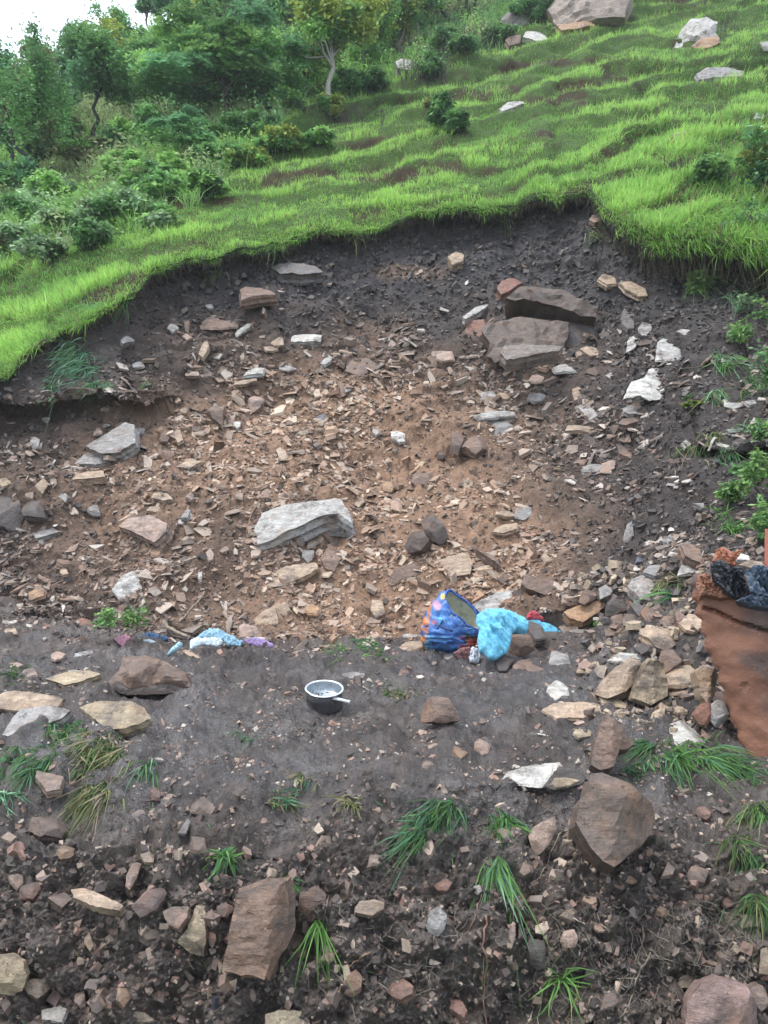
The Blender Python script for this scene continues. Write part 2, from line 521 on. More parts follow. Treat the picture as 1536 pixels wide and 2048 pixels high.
disp[m2] = A[m2] * (0.3 * fbm(q, 2.5, 4, 43) + 0.07 * fbm(q, 0.4, 3, 47)) + np.clip((A[m2] - .2) * 5, 0, 1) * 0.40 * (stepf - 0.5) * (0.75 + 0.5 * fbm(q, 1.7, 2, 48))
riser = np.zeros(len(pf)); rst = np.clip(-.05 + 1.3 * fbm(q, 1.3, 3, 211) + .7 * fbm(q, .22, 2, 212), 0, 1)
riser[m2] = sstep(0.60, 0.70, saw) * sstep(1.0, 0.93, saw) * rst
sawg = np.zeros(len(pf)); sawg[m2] = saw
PD = pf + nf_ * disp[:, None]
# ---- colours
def mixv(a, b, t): return np.asarray(a) * (1 - t[:, None]) + np.asarray(b) * t[:, None]
def warm(u, v):
    g = lambda a, b, sx, sy: np.exp(-((u - a) / sx) ** 2 - ((v - b) / sy) ** 2)
    return np.clip(g(640, 850, 300, 130) + g(850, 1010, 230, 170) + 0.9 * g(880, 1130, 200, 120) + 0.6 * g(330, 980, 260, 120)
                   + 0.85 * g(780, 1225, 330, 80) + 0.8 * g(810, 545, 60, 14) + 0.35 * g(300, 1150, 350, 110), 0, 1)
cfull = np.zeros((len(pf), 3)); wet = np.zeros(len(pf))
nA = fbm(PD, 1.2, 4, 61); nB = fbm(PD, 0.25, 4, 65)
wv = np.clip(warm(uf, vf) * 1.15 + 0.28 * nA * (warm(uf, vf) > 0.05) - 0.08, 0, 1)
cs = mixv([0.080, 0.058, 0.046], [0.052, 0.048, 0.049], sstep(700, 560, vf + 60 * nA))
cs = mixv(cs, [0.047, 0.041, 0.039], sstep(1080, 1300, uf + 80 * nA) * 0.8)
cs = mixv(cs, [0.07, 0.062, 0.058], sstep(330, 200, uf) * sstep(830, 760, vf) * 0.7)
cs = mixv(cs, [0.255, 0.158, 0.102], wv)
shine = np.clip(0.5 + 0.6 * nA, 0, 1)
ct = mixv([0.094, 0.076, 0.064], [0.078, 0.071, 0.071], sstep(-0.25, -0.03, pf[:, 2]) * (0.55 + 0.45 * np.clip(nA + 0.4, 0, 1)))  # bank mud coloured lighter to make up for its weaker sky light
ct = mixv(ct, [0.11, 0.075, 0.055], sstep(1330, 1280, vf) * 0.6 * np.clip(nA + 0.5, 0, 1))
ct = mixv(ct, [0.044, 0.036, 0.032], sstep(.0, .4, nB) * .7)
ct = mixv(ct, [0.12, 0.095, 0.08], sstep(.15, .5, fbm(PD, .09, 3, 73)) * .45)
ct = mixv(ct, [0.058, 0.047, 0.041], sstep(0.0, 0.9, fbm(PD, 0.5, 3, 71)) * 0.5)
turfdark = sstep(6, 0, (np.repeat(np.arange(NR), NC) - (i_lip - 14)) * -1.0)
cg = mixv([0.05, 0.09, 0.02], [0.040, 0.029, 0.014], np.clip(riser * 1.3 + sstep(.5, .75, fbm(PD * np.array([1, 1, 2.2]), 2.2, 3, 207)), 0, 1))
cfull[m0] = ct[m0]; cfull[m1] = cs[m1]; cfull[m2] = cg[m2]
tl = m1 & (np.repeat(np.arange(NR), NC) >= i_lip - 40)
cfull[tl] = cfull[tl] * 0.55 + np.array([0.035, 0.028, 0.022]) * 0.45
wetn = fbm(PD * np.array([1, .7, 1]), .45, 4, 75)
wet[m0] = np.clip(0.30 + 0.9 * sstep(-.25, .35, wetn[m0]) * (.45 + .55 * sstep(-0.3, -0.05, pf[m0, 2])), 0, 1.15)
wet[m1] = 0.2 + 0.25 * sstep(1280, 1150, vf[m1]) * 0
PDg = PD.reshape(NR, NC, 3)

def sub(r0, r1, name):
    a = PDg[r0:r1 + 1].reshape(-1, 3)
    nr = r1 - r0 + 1
    i = np.arange(nr - 1)[:, None] * NC + np.arange(NC - 1)[None, :]
    f4 = np.stack([i, i + 1, i + NC + 1, i + NC], -1).reshape(-1, 4)
    sl = slice(r0 * NC, (r1 + 1) * NC)
    return mk(name, a, [f4], M_SOIL, cfull[sl], True, None, {'wet': wet[sl]})
i_toe = int(np.argmax(reg == 1))
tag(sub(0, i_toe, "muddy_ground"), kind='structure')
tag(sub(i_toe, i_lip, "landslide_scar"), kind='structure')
tag(sub(i_lip, NR - 1, "grass_hillside"), kind='structure')

# wide surrounding land reaching the horizon, lying well below the built slope
def far_land():
    n = 60
    xs = np.linspace(-600, 600, n); ys = np.linspace(-500, 700, n)
    X, Y = np.meshgrid(xs, ys)
    Zz = -6 + 3 * np.sin(X / 90) * np.cos(Y / 70) - 14 * sstep(40, 120, Y)
    V = np.stack([X, Y, Zz], -1).reshape(-1, 3)
    i = np.arange(n - 1)[:, None] * n + np.arange(n - 1)[None, :]
    return mk("valley_ground", V, [np.stack([i, i + 1, i + n + 1, i + n], -1).reshape(-1, 4)], M_SOIL,
              np.full((n * n, 3), (0.05, 0.09, 0.025)), True, None, {'wet': np.zeros(n * n)})
tag(far_land(), kind='structure')

# ---- looking up the ground
_s = PDg[::3, ::3]; _nr, _nc = _s.shape[:2]
_i = (np.arange(_nr - 1)[:, None] * _nc + np.arange(_nc - 1)[None, :])
_q = np.stack([_i, _i + 1, _i + _nc + 1, _i + _nc], -1).reshape(-1, 4)
BVH = BVHTree.FromPolygons([tuple(p) for p in _s.reshape(-1, 3)], _q.tolist())
def ray(u, v): return np.array([(u - CX) / F, 1.0, (CY - v) / F])
CAMP = np.array([0, 0, H])
def hit(u, v):
    r = ray(u, v); l = np.linalg.norm(r)
    h = BVH.ray_cast(Vector(CAMP), Vector(r / l))
    if h[0] is None: return CAMP + r * 33.0
    return np.array(h[0])
def at(u, v, d): return CAMP + ray(u, v) * d
def groundz(x, y, top=60):
    h = BVH.ray_cast(Vector((x, y, top)), Vector((0, 0, -1)))
    return h[0].z if h[0] is not None else 0.0
def unit(a):
    a = np.asarray(a, dtype=float); return a / (np.linalg.norm(a) + 1e-12)
def snap(p, up=0.0):
    h = BVH.find_nearest(Vector(p))
    return np.array(h[0]) + np.array([0, 0, up])

# ------------------------------------------------------------------ stones
PAL = {'T': (0.36, 0.265, 0.185), 'Y': (0.33, 0.26, 0.17), 'G': (0.27, 0.255, 0.24), 'L': (0.36, 0.345, 0.32), 'W': (0.46, 0.44, 0.395),
       'B': (0.175, 0.115, 0.085), 'D': (0.075, 0.062, 0.056), 'R': (0.22, 0.105, 0.075), 'O': (0.33, 0.20, 0.11), 'K': (0.33, 0.235, 0.185),
       'S': (0.14, 0.13, 0.125), 'N': (0.09, 0.11, 0.15)}
PWORD = {'T': 'tan', 'Y': 'yellowish', 'G': 'grey', 'L': 'pale grey', 'W': 'whitish', 'B': 'brown', 'D': 'dark', 'R': 'reddish',
         'O': 'orange-brown', 'K': 'pinkish', 'S': 'dark grey', 'N': 'slate-blue'}
def base_n(u, v):
    if v < 1255: return np.array([0, -0.66, 0.75])
    if v < 1560: return np.array([0, -0.25, 0.97])
    return np.array([0, -0.72, 0.69])
def face_n(n, u, v, lim=0.42):
    r = unit(ray(u, v)); n = unit(n)
    for _ in range(40):
        if -np.dot(n, r) >= lim: break
        n = unit(n - 0.08 * r)
    return n
def inside(P2, poly):
    x, y = P2[:, 0], P2[:, 1]; r = np.zeros(len(P2), bool); n = len(poly)
    for i in range(n):
        x1, y1 = poly[i]; x2, y2 = poly[(i + 1) % n]
        c = ((y1 > y) != (y2 > y)) & (x < (x2 - x1) * (y - y1) / (y2 - y1 + 1e-12) + x1)
        r ^= c
    return r
def edge_dist(P2, poly):
    d = np.full(len(P2), 1e9); n = len(poly)
    for i in range(n):
        a = poly[i]; b = poly[(i + 1) % n]; ab = b - a
        t = np.clip(((P2 - a) @ ab) / (ab @ ab + 1e-12), 0, 1)
        d = np.minimum(d, np.linalg.norm(P2 - a - t[:, None] * ab, axis=1))
    return d
def fill(poly, s, rng, jit=0.25):
    """triangulated interior of a 2-D outline; returns points, triangles, boundary indices"""
    s = max(s, float(np.ptp(poly, axis=0).max()) / 90)
    B = []
    n = len(poly)
    for i in range(n):
        a, b = poly[i], poly[(i + 1) % n]
        k = max(1, int(np.linalg.norm(b - a) / s))
        for j in range(k):
            p = a + (b - a) * j / k
            if j: p = p + rng.normal(0, s * jit * 0.45, 2)
            B.append(p)
    B = np.array(B)
    lo, hi = B.min(0), B.max(0)
    gx, gy = np.meshgrid(np.arange(lo[0], hi[0], s), np.arange(lo[1], hi[1], s * 0.87))
    gx[1::2] += s / 2
    G = np.stack([gx.ravel(), gy.ravel()], 1) + rng.normal(0, s * jit * 0.5, (gx.size, 2))
    G = G[inside(G, B)]
    if len(G): G = G[edge_dist(G, B) > s * 0.55]
    allp = np.concatenate([B, G]) if len(G) else B
    r = delaunay_2d_cdt([Vector(p) for p in allp], [], [list(range(len(B)))], 1, 1e-6)
    vo = np.array([tuple(p) for p in r[0]]); tr = [f for f in r[2] if len(f) == 3]
    mp = {}
    for ni, os_ in enumerate(r[3]):
        for o in os_: mp[o] = ni
    bi = []
    for i in range(len(B)):
        if i in mp and (not bi or bi[-1] != mp[i]): bi.append(mp[i])
    return vo, np.array(tr), bi

def patch_mesh(outline, C, n, thick, s, hfun, rings=4, ring_j=0.04, shrink=0.82, seed=1, jit=0.25, cavity=0.0):
    rng = np.random.default_rng(seed)
    e1 = unit(np.array([1, 0, 0]) - n[0] * n); e2 = np.cross(n, e1)
    poly = []
    for (u, v) in outline:
        r = ray(u, v); t = np.dot(C - CAMP, n) / np.dot(r, n)
        p = CAMP + r * t - C
        poly.append((p @ e1, p @ e2))
    poly = np.array(poly)
    area = 0.5 * np.sum(poly[:, 0] * np.roll(poly[:, 1], -1) - np.roll(poly[:, 0], -1) * poly[:, 1])
    if area < 0: poly = poly[::-1]
    V2, T, bi = fill(poly, s, rng, jit)
    ed = edge_dist(V2, poly)
    h = hfun(V2[:, 0], V2[:, 1], ed, rng, poly)
    V = np.concatenate([V2, h[:, None]], 1)
    cen = V2[bi].mean(0); size = math.sqrt(abs(area))
    b = V[bi]; nb = len(bi)
    faces4 = []; prev = list(bi)
    allV = [V]; base = len(V)
    off = 0.0
    dz = h[bi]
    for k in range(1, rings + 1):
        f = k / rings
        off = rng.normal(0, ring_j) * size * (1 if k < rings else 0)
        noise = rng.normal(0, ring_j * 0.35 * size, nb)
        noise = (noise + np.roll(noise, 1) + np.roll(noise, -1)) / 2
        d = b[:, :2] - cen
        L = np.linalg.norm(d, axis=1)[:, None] + 1e-9
        sc = 1 - (1 - shrink) * f
        xy = cen + d * sc + d / L * (off + noise[:, None])
        z = dz * (1 - f) - thick * f
        ring = np.concatenate([xy, z[:, None]], 1)
        idx = list(range(base, base + nb)); base += nb
        allV.append(ring)
        for i in range(nb):
            j = (i + 1) % nb
            faces4.append((prev[i], idx[i], idx[j], prev[j]))
        prev = idx
    allV.append(np.array([[cen[0], cen[1], -thick]]))
    t3 = T.tolist() + [(prev[(i + 1) % nb], prev[i], base) for i in range(nb)]
    V = np.concatenate(allV)
    M = Matrix(((e1[0], e2[0], n[0], C[0]), (e1[1], e2[1], n[1], C[1]), (e1[2], e2[2], n[2], C[2]), (0, 0, 0, 1)))
    return V, [np.array(t3), np.array(faces4)], M, size, e1, e2

def facets(k, slope, off, rough, steps):
    def f(x, y, ed, rng, poly):
        c = poly.mean(0); X, Y = x - c[0], y - c[1]
        Rr = np.linalg.norm(poly - c, axis=1).mean()
        h = rng.normal(0, 0.05) * X + rng.normal(0, 0.05) * Y
        th0 = rng.uniform(0, 6.28)
        for i in range(k):
            th = th0 + i * 2 * math.pi / k + rng.normal(0, 0.35)
            sl = slope * rng.uniform(0.6, 1.4)
            h = np.minimum(h, -sl * (X * math.cos(th) + Y * math.sin(th) - off * Rr * rng.uniform(0.6, 1.3)))
        p3 = np.stack([X / Rr, Y / Rr, np.full(len(X), rng.uniform(0, 50))], 1)
        a = fbm(p3, 0.9, 4, 3)
        if steps: h = h + np.round(a * 2.2 + 0.3) * steps * Rr
        h = h + rough * Rr * fbm(p3, 0.35, 3, 9)
        return h - 0.02 * Rr * np.exp(-ed / (0.05 * Rr))
    return f
def ridge_h(outline2, ridge):
    """height by linear interpolation over outline (0) and given inner points"""
    def f(x, y, ed, rng, poly):
        pts = np.concatenate([poly, ridge[:, :2]]); hh = np.concatenate([np.zeros(len(poly)), ridge[:, 2]])
        r = delaunay_2d_cdt([Vector(p) for p in pts], [], [list(range(len(poly)))], 1, 1e-6)
        vo = np.array([tuple(p) for p in r[0]]); ho = np.array([hh[o[0]] if o else 0 for o in r[3]])
        out = np.zeros(len(x)); q = np.stack([x, y], 1); best = np.full(len(x), -1e9)
        for t in r[2]:
            a, b, c = vo[t[0]], vo[t[1]], vo[t[2]]
            den = (b[1] - c[1]) * (a[0] - c[0]) + (c[0] - b[0]) * (a[1] - c[1])
            if abs(den) < 1e-12: continue
            w0 = ((b[1] - c[1]) * (q[:, 0] - c[0]) + (c[0] - b[0]) * (q[:, 1] - c[1])) / den
            w1 = ((c[1] - a[1]) * (q[:, 0] - c[0]) + (a[0] - c[0]) * (q[:, 1] - c[1])) / den
            w2 = 1 - w0 - w1
            mn = np.minimum(np.minimum(w0, w1), w2)
            sel = mn > best
            val = w0 * ho[t[0]] + w1 * ho[t[1]] + w2 * ho[t[2]]
            out[sel] = val[sel]; best[sel] = mn[sel]
        sz = math.sqrt((np.ptp(poly[:, 0])) * np.ptp(poly[:, 1]))
        p3 = np.stack([x / sz, y / sz, np.full(len(x), 3.3)], 1)
        return out + sz * (0.025 * fbm(p3, 0.3, 4, 12) + 0.02 * np.round(1.6 * fbm(p3, 0.6, 3, 14)))
    return f

ROCKS = 0
def stone(name, label, cat, outline, col, n=None, thick=0.3, lift=0.35, kind='s', ridge=None, block=None, d=None, seed=None, group=None, s=None, mat=None, sink=0.0, lim=0.42):
    """outline: photo-pixel outline of the visible upper face; thick: thickness as a share of its size"""
    global ROCKS
    ROCKS += 1
    seed = seed or ROCKS * 7 + 1
    o = np.array(outline, float)
    uc, vc = o.mean(0)
    C = hit(uc, vc) if d is None else at(uc, vc, d)
    n = face_n(base_n(uc, vc) if n is None else n, uc, vc, lim)
    if d is None and vc > 1255:
        # an upright face stands on the ground met at its lowest point
        w_ = min(1, max(0, (-np.dot(n, unit(ray(uc, vc))) - .5) / .35))
        low = o[np.argmax(o[:, 1])]
        C = at(uc, vc, C[1] * (1 - w_) + min(C[1], hit(low[0], low[1] - 3)[1]) * w_)
    dist = C[1]
    ext = math.sqrt(max(1, np.ptp(o[:, 0]) * np.ptp(o[:, 1]))) * dist / F
    th = thick * ext
    r = unit(ray(uc, vc))
    C = C - r * (lift * th / max(0.3, -np.dot(n, r))) 
    sp = (s or max(2.6, math.sqrt(np.ptp(o[:, 0]) * np.ptp(o[:, 1])) / 13)) * dist / F
    if ridge is not None:
        e1 = unit(np.array([1, 0, 0]) - n[0] * n); e2 = np.cross(n, e1)
        rr = []
        for (u, v, hh) in ridge:
            # the point stands hh off the face plane; keep its seen position
            rv = ray(u, v); t = (np.dot(C - CAMP, n) + hh * ext) / np.dot(rv, n)
            p = CAMP + rv * t - C
            rr.append((p @ e1, p @ e2, hh * ext))
        hf = ridge_h(None, np.array(rr))
    elif block is not None:
        # three flat faces meeting at one corner: (corner px, foot of the vertical edge px, height, left, right, top slopes)
        e1 = unit(np.array([1, 0, 0]) - n[0] * n); e2 = np.cross(n, e1)
        def loc(px):
            rv = ray(*px); t = np.dot(C - CAMP, n) / np.dot(rv, n); p = CAMP + rv * t - C
            return np.array([p @ e1, p @ e2])
        c0, c1 = loc(block[0]), loc(block[1]); dn = unit(c1 - c0); pr = np.array([-dn[1], dn[0]])
        H0, sl, sr, st_ = block[2] * ext, block[3], block[4], block[5]
        def hf(x, y, ed, rng, poly):
            q = np.stack([x, y], 1) - c0
            a = q @ pr; t = -(q @ dn)
            sz = ext; p3 = np.stack([x / sz, y / sz, np.full(len(x), seed * .37)], 1)
            nz = .05 * fbm(p3, .5, 3, 14)
            h = np.minimum(np.minimum(H0 + sl * a, H0 - sr * a), H0 - st_ * t + .0 * a)
            h = h + sz * (nz + .014 * fbm(p3, .12, 3, 12) + .016 * np.round(2 * fbm(p3 * np.array([1, 3, 1]), .6, 2, 16)))
            return np.maximum(h, -.35 * sz)
    elif kind == 's': hf = facets(4, 0.2, 0.85, 0.006, 0.022)
    elif kind == 'o': hf = facets(4, 0.25, 0.8, 0.02, 0.06)
    elif kind == 'f': hf = facets(5, 0.15, 0.9, 0.012, 0.015)
    else: hf = facets(4, 0.62, 0.4, 0.012, 0.012)
    V, fs, M, size, e1, e2 = patch_mesh(outline, C, n, th, sp, hf, 5 if kind != 'b' else 4, 0.035 if kind != 'b' else 0.02,
                                        1.0 if kind != 'b' else 0.9, seed)
    ob = mk(name, V, fs, mat or M_ROCK, None, False, None, None, M)
    rg = random.Random(seed)
    c = PAL[col] if isinstance(col, str) else col
    k = rg.uniform(0.88, 1.12)
    ob.color = (c[0] * k, c[1] * k, c[2] * k, 1)
    tag(ob, label, cat, group)
    return ob

LAND = []
def L(u, v, phrase): LAND.append((u, v, phrase))
USED = set()
def autolabel(what, u, v):
    nb = sorted(LAND, key=lambda q: (q[0] - u) ** 2 + ((q[1] - v) * 1.1) ** 2)
    def rel(q):
        du, dv = u - q[0], v - q[1]
        r = math.hypot(du, dv)
        far = 'just ' if r < 55 else ('' if r < 120 else 'well ')
        if abs(du) > 2.2 * abs(dv): w = 'left of' if du < 0 else 'right of'
        elif abs(dv) > 2.2 * abs(du): w = 'above' if dv < 0 else 'below'
        else: w = ('above left of' if du < 0 else 'above right of') if dv < 0 else ('below left of' if du < 0 else 'below right of')
        return far + w
    for q in nb[:2]:
        s = f"{what} {rel(q)} the {q[2]}"
        if s not in USED and len(s.split()) <= 16:
            USED.add(s); return s
    for a in range(4):
        for b in range(a + 1, 6):
            s = f"{what} between the {nb[a][2]} and the {nb[b][2]}"
            if s not in USED and len(s.split()) <= 16:
                USED.add(s); return s
    for q in nb[:6]:
        for od in ('second', 'third', 'fourth'):
            s = f"{od} {what} {rel(q)} the {q[2]}"
            if s not in USED and len(s.split()) <= 16:
                USED.add(s); return s
    return f"{what} {rel(nb[0])} the {nb[0][2]}"

# ---- the stones one can name.  (name, label, landmark phrase or None, outline, colour, options)
HERO = [
 ("rock_slab", "long pale grey slab jutting from the middle of the brown scree", "long pale grey slab",
  [(507,1050),(522,1022),(562,1012),(620,1002),(680,992),(697,1015),(702,1038),(676,1024),(640,1032),(600,1052),(545,1076),(514,1084)], 'L', dict(n=(-.1,-.62,.78), thick=.35, lift=.7)),
 ("boulder", "brown sheared rock face under the right end of the long pale slab", None,
  [(640,1034),(676,1022),(704,1040),(706,1062),(690,1095),(668,1092),(640,1062)], 'B', dict(n=(.3,-.8,.4), thick=.6, lift=.3)),
 ("rock_slab", "upright brown block leaning below the right end of the long slab", None,
  [(641,1118),(655,1092),(682,1090),(690,1105),(668,1135),(650,1130)], 'B', dict(kind='b', thick=.5)),
 ("log_shaped_stone", "long ribbed brown stone like a split log lying on the scree", "log-like brown stone",
  [(503,1166),(530,1150),(565,1137),(600,1126),(630,1122),(635,1136),(600,1155),(545,1174),(515,1178)], 'T', dict(n=(-.1,-.75,.6), thick=.3, kind='s')),
 ("boulder", "dark cracked brown boulder propped upright beside its lower twin", "cracked dark boulder",
  [(840,1043),(850,1028),(868,1029),(890,1052),(896,1074),(882,1087),(862,1081),(848,1062)], (.12,.09,.078), dict(kind='b', n=(-.2,-.9,.25), thick=.8, lift=1.5)),
 ("boulder", "low dark boulder leaning against the cracked upright boulder", None,
  [(806,1092),(820,1064),(842,1056),(856,1078),(842,1100),(818,1106)], (.10,.072,.06), dict(kind='b', n=(-.3,-.9,.3), thick=.8, lift=1.3)),
 ("stone_block", "tan rectangular block on orange rubble above the blue bag", "tan rectangular block",
  [(866,1124),(908,1109),(936,1104),(946,1128),(940,1148),(886,1156)], 'T', dict(n=(-.1,-.85,.5), thick=.5, lift=.7)),
 ("boulder", "wide low brown stone left of the tan rectangular block", None,
  [(772,1145),(800,1125),(850,1110),(864,1122),(862,1140),(820,1152),(785,1154)], 'B', dict(kind='b', thick=.4)),
 ("stone_block", "small brown layered stone touching the tan block's right end", None,
  [(944,1130),(962,1122),(985,1126),(982,1140),(955,1148)], 'B', dict(thick=.5)),
 ("boulder", "tan boulder with broken layers on the left scree", "tan layered boulder",
  [(235,1050),(258,1034),(300,1030),(334,1045),(331,1060),(306,1082),(272,1066)], 'K', dict(n=(-.15,-.75,.6), thick=.5, kind='s', lift=.6)),
 ("rock_slab", "upright grey slab with a crack above the two green plants", "upright cracked grey slab",
  [(223,1178),(245,1150),(262,1142),(284,1164),(296,1200),(284,1213),(262,1216),(240,1202)], 'L', dict(n=(.1,-.85,.5), thick=.25, lift=.8)),
 ("rock_slab", "large grey slab tilted beneath the left slumped bank", "tilted grey slab",
  [(170,890),(200,871),(250,842),(268,848),(270,884),(240,905),(200,907)], 'G', dict(n=(-.2,-.7,.6), thick=.3, lift=.8)),
 ("rock_slab", "lower grey brown layer under the tilted grey slab", None,
  [(145,926),(172,905),(200,908),(242,905),(237,919),(190,929)], 'G', dict(thick=.3, lift=.5)),
 ("rock_slab", "flat narrow tan slab lying level under the tilted grey slab", None,
  [(131,946),(170,943),(205,940),(209,950),(170,958),(134,957)], 'T', dict(thick=.5, lift=.6)),
 ("boulder", "pale tan flaky outcrop at the foot of the brown scree", "pale tan flaky outcrop",
  [(505,1238),(530,1220),(549,1211),(557,1243),(545,1258),(520,1268)], 'T', dict(n=(-.1,-.85,.4), thick=.4, lift=.5)),
 ("rock_slab", "tan flake standing against the pale flaky outcrop", None,
  [(550,1212),(575,1202),(581,1224),(562,1243),(557,1240)], 'T', dict(n=(.1,-.85,.4), thick=.3, lift=.5)),
 ("rock_slab", "pinkish triangular slab right of the gauzy blue cloth", None,
  [(478,1252),(488,1246),(512,1252),(525,1272),(480,1275)], 'K', dict(n=(0,-.8,.5), thick=.3, lift=.6)),
 ("rock_slab", "low brown triangular slab half sunk in the upper scree", "brown triangular slab",
  [(690,742),(703,716),(730,714),(748,722),(761,733),(722,750)], 'B', dict(thick=.25, lift=.3)),
 ("rock_slab", "narrow whitish topped slab below the upper dark soil", "narrow whitish slab",
  [(577,668),(612,668),(644,671),(641,683),(605,682),(580,679)], 'W', dict(thick=.5, lift=.7)),
 ("rock_slab", "brown wedge of rock poking out under the turf edge", "brown wedge rock",
  [(480,574),(492,570),(520,571),(552,588),(520,592),(483,598)], 'B', dict(thick=.5, lift=.8)),
 ("rock_slab", "dark wet ledge of rock just beneath the grass lip", "dark wet ledge",
  [(540,530),(575,524),(630,528),(645,542),(600,548),(560,545)], 'S', dict(thick=.5, lift=.7)),
 ("rock_slab", "broad dark brown slab below the brown wedge of rock", None,
  [(392,642),(405,628),(440,625),(470,632),(473,652),(440,656),(400,652)], 'B', dict(thick=.3, lift=.2)),
 # the big outcrop on the right
 ("boulder", "upper block of the dark outcrop overhanging a black gap", "dark overhanging outcrop",
  [(1012,592),(1040,570),(1070,571),(1128,582),(1165,604),(1196,618),(1192,634),(1160,634),(1112,612),(1048,594),(1030,598)], (.11,.08,.063), dict(kind='o', n=(-.12,-.93,.3), thick=.75, lift=.85)),
 ("boulder", "broad lower block of the dark outcrop with a jagged front edge", None,
  [(962,664),(1003,642),(1040,632),(1078,634),(1138,638),(1136,668),(1126,694),(1073,705),(1020,717),(990,727),(972,712),(980,690)], (.13,.096,.075), dict(kind='o', n=(-.15,-.88,.45), thick=.5, lift=.7)),
 ("rock_slab", "jagged lowest layer jutting from the dark outcrop's bottom edge", None,
  [(1000,702),(1010,690),(1060,688),(1124,692),(1118,700),(1072,706),(1012,718)], (.21,.175,.15), dict(n=(-.1,-.7,.65), thick=.5, lift=2.4)),
 ("boulder", "smooth dark brown rock face right of the outcrop's lower block", None,
  [(1136,640),(1175,634),(1212,650),(1222,672),(1190,690),(1140,692),(1130,672)], 'D', dict(kind='b', n=(.1,-.8,.5), thick=.4, lift=.4)),
 ("stone_block", "small reddish block capping the left end of the dark outcrop", None,
  [(994,575),(1004,560),(1028,553),(1046,562),(1018,582),(1002,586)], 'R', dict(thick=.6, lift=.7)),
 ("stone_block", "squarish reddish brown block left of the dark outcrop", None,
  [(928,672),(934,642),(968,638),(972,660),(958,676)], 'R', dict(n=(-.2,-.85,.4), thick=.5, lift=.6)),
 ("rock_slab", "thin whitish shard lying diagonal left of the dark outcrop", None,
  [(925,634),(950,615),(980,603),(984,607),(955,625),(930,638)], 'L', dict(thick=.3, lift=.6)),
 ("stone_block", "pinkish topped block on a little step of rubble", "pinkish topped block",
  [(874,702),(905,701),(909,718),(885,722),(874,718)], 'K', dict(n=(0,-.75,.6), thick=.7, lift=.8)),
 ("rock_slab", "small tan stone perched on the dark soil beneath the grass", None,
  [(896,512),(912,502),(928,508),(926,522),(905,528)], 'T', dict(thick=.6, lift=.8)),
 ("rock_slab", "tan slab above the dark outcrop's right shoulder, left of its pair", None,
  [(1196,558),(1208,546),(1230,553),(1234,566),(1214,570)], 'T', dict(thick=.4, lift=.7)),
 ("rock_slab", "long tan slab sloping down at the foot of the dark right wall", "sloping tan slab",
  [(1240,563),(1250,559),(1290,576),(1296,588),(1278,590),(1252,577)], 'T', dict(thick=.35, lift=.7)),
 ("rock_slab", "narrow upright grey slab on the dark right wall", None,
  [(1246,622),(1252,612),(1270,616),(1268,655),(1256,658),(1244,645)], 'S', dict(thick=.3, lift=.5)),
 ("rock_slab", "bright whitish broken sheet of stone under the thin stick", "bright broken sheet",
  [(1248,795),(1262,766),(1290,754),(1298,738),(1326,727),(1352,742),(1345,766),(1335,792),(1300,799),(1282,790)], 'W', dict(n=(.05,-.7,.65), thick=.06, lift=2.2, kind='f')),
 ("rock_slab", "small square pale sheet of stone with a dark spot", "square pale sheet",
  [(1313,718),(1318,684),(1326,676),(1364,680),(1360,716),(1335,719)], 'L', dict(thick=.15, lift=1.0)),
 ("rock_slab", "upper of two whitish flakes joined at a corner on the right wall", None,
  [(1279,660),(1284,643),(1306,642),(1304,655),(1292,672),(1284,675)], 'L', dict(thick=.15, lift=1.0)),
 ("rock_slab", "lower of two whitish flakes joined at a corner on the right wall", None,
  [(1253,700),(1260,674),(1280,668),(1281,676),(1268,695)], 'W', dict(thick=.15, lift=1.0)),
 ("rock_slab", "long narrow grey slab standing proud above the grey angular stone", None,
  [(948,832),(980,822),(1028,822),(1030,829),(995,834),(960,838)], 'L', dict(thick=.5, lift=.8)),
 ("boulder", "grey angular stone in the middle right of the scree", "grey angular stone",
  [(974,850),(985,834),(1005,829),(1022,836),(1035,860),(1010,864),(978,866)], 'G', dict(thick=.5, lift=.6, kind='b')),
 ("rock_slab", "pinkish upright tile shaped slab on the right scree", "pinkish tile-shaped slab",
  [(1197,962),(1204,925),(1232,918),(1228,945),(1214,962)], 'K', dict(n=(0,-.8,.55), thick=.15, lift=1.0)),
 ("rock_slab", "small whitish stone in the centre of the warm scree", "small whitish stone",
  [(780,862),(795,860),(810,868),(811,882),(798,885),(784,875)], 'W', dict(thick=.2, lift=.9)),
 ("rock_slab", "tall narrow grey brown slab leaning on the lower right scree", "tall leaning slab",
  [(1247,1080),(1255,1048),(1264,1042),(1268,1070),(1262,1093),(1252,1095)], 'G', dict(n=(-.2,-.85,.3), thick=.3, lift=.9)),
 ("rock_slab", "broad grey slab behind the light blue cloth", "broad grey slab",
  [(935,1218),(950,1204),(985,1188),(1015,1180),(1055,1190),(1064,1199),(1022,1224),(965,1236),(938,1236)], 'L', dict(n=(-.15,-.6,.8), thick=.35, lift=.7)),
 ("boulder", "brown boulder jutting over the broad grey slab", "jutting brown boulder",
  [(1043,1166),(1049,1149),(1086,1155),(1119,1163),(1122,1180),(1108,1194),(1080,1186),(1052,1176)], 'B', dict(n=(-.1,-.8,.5), thick=.6, lift=1.0)),
 ("boulder", "split layered orange tan rock left of the grey rubble", "layered orange tan rock",
  [(1127,1222),(1145,1215),(1180,1203),(1210,1199),(1216,1206),(1196,1226),(1165,1244),(1140,1236)], 'O', dict(n=(-.1,-.75,.6), thick=.5, lift=.8)),
 ("boulder", "pale grey lumpy rock among the rubble left of the clay wall", "pale lumpy rock",
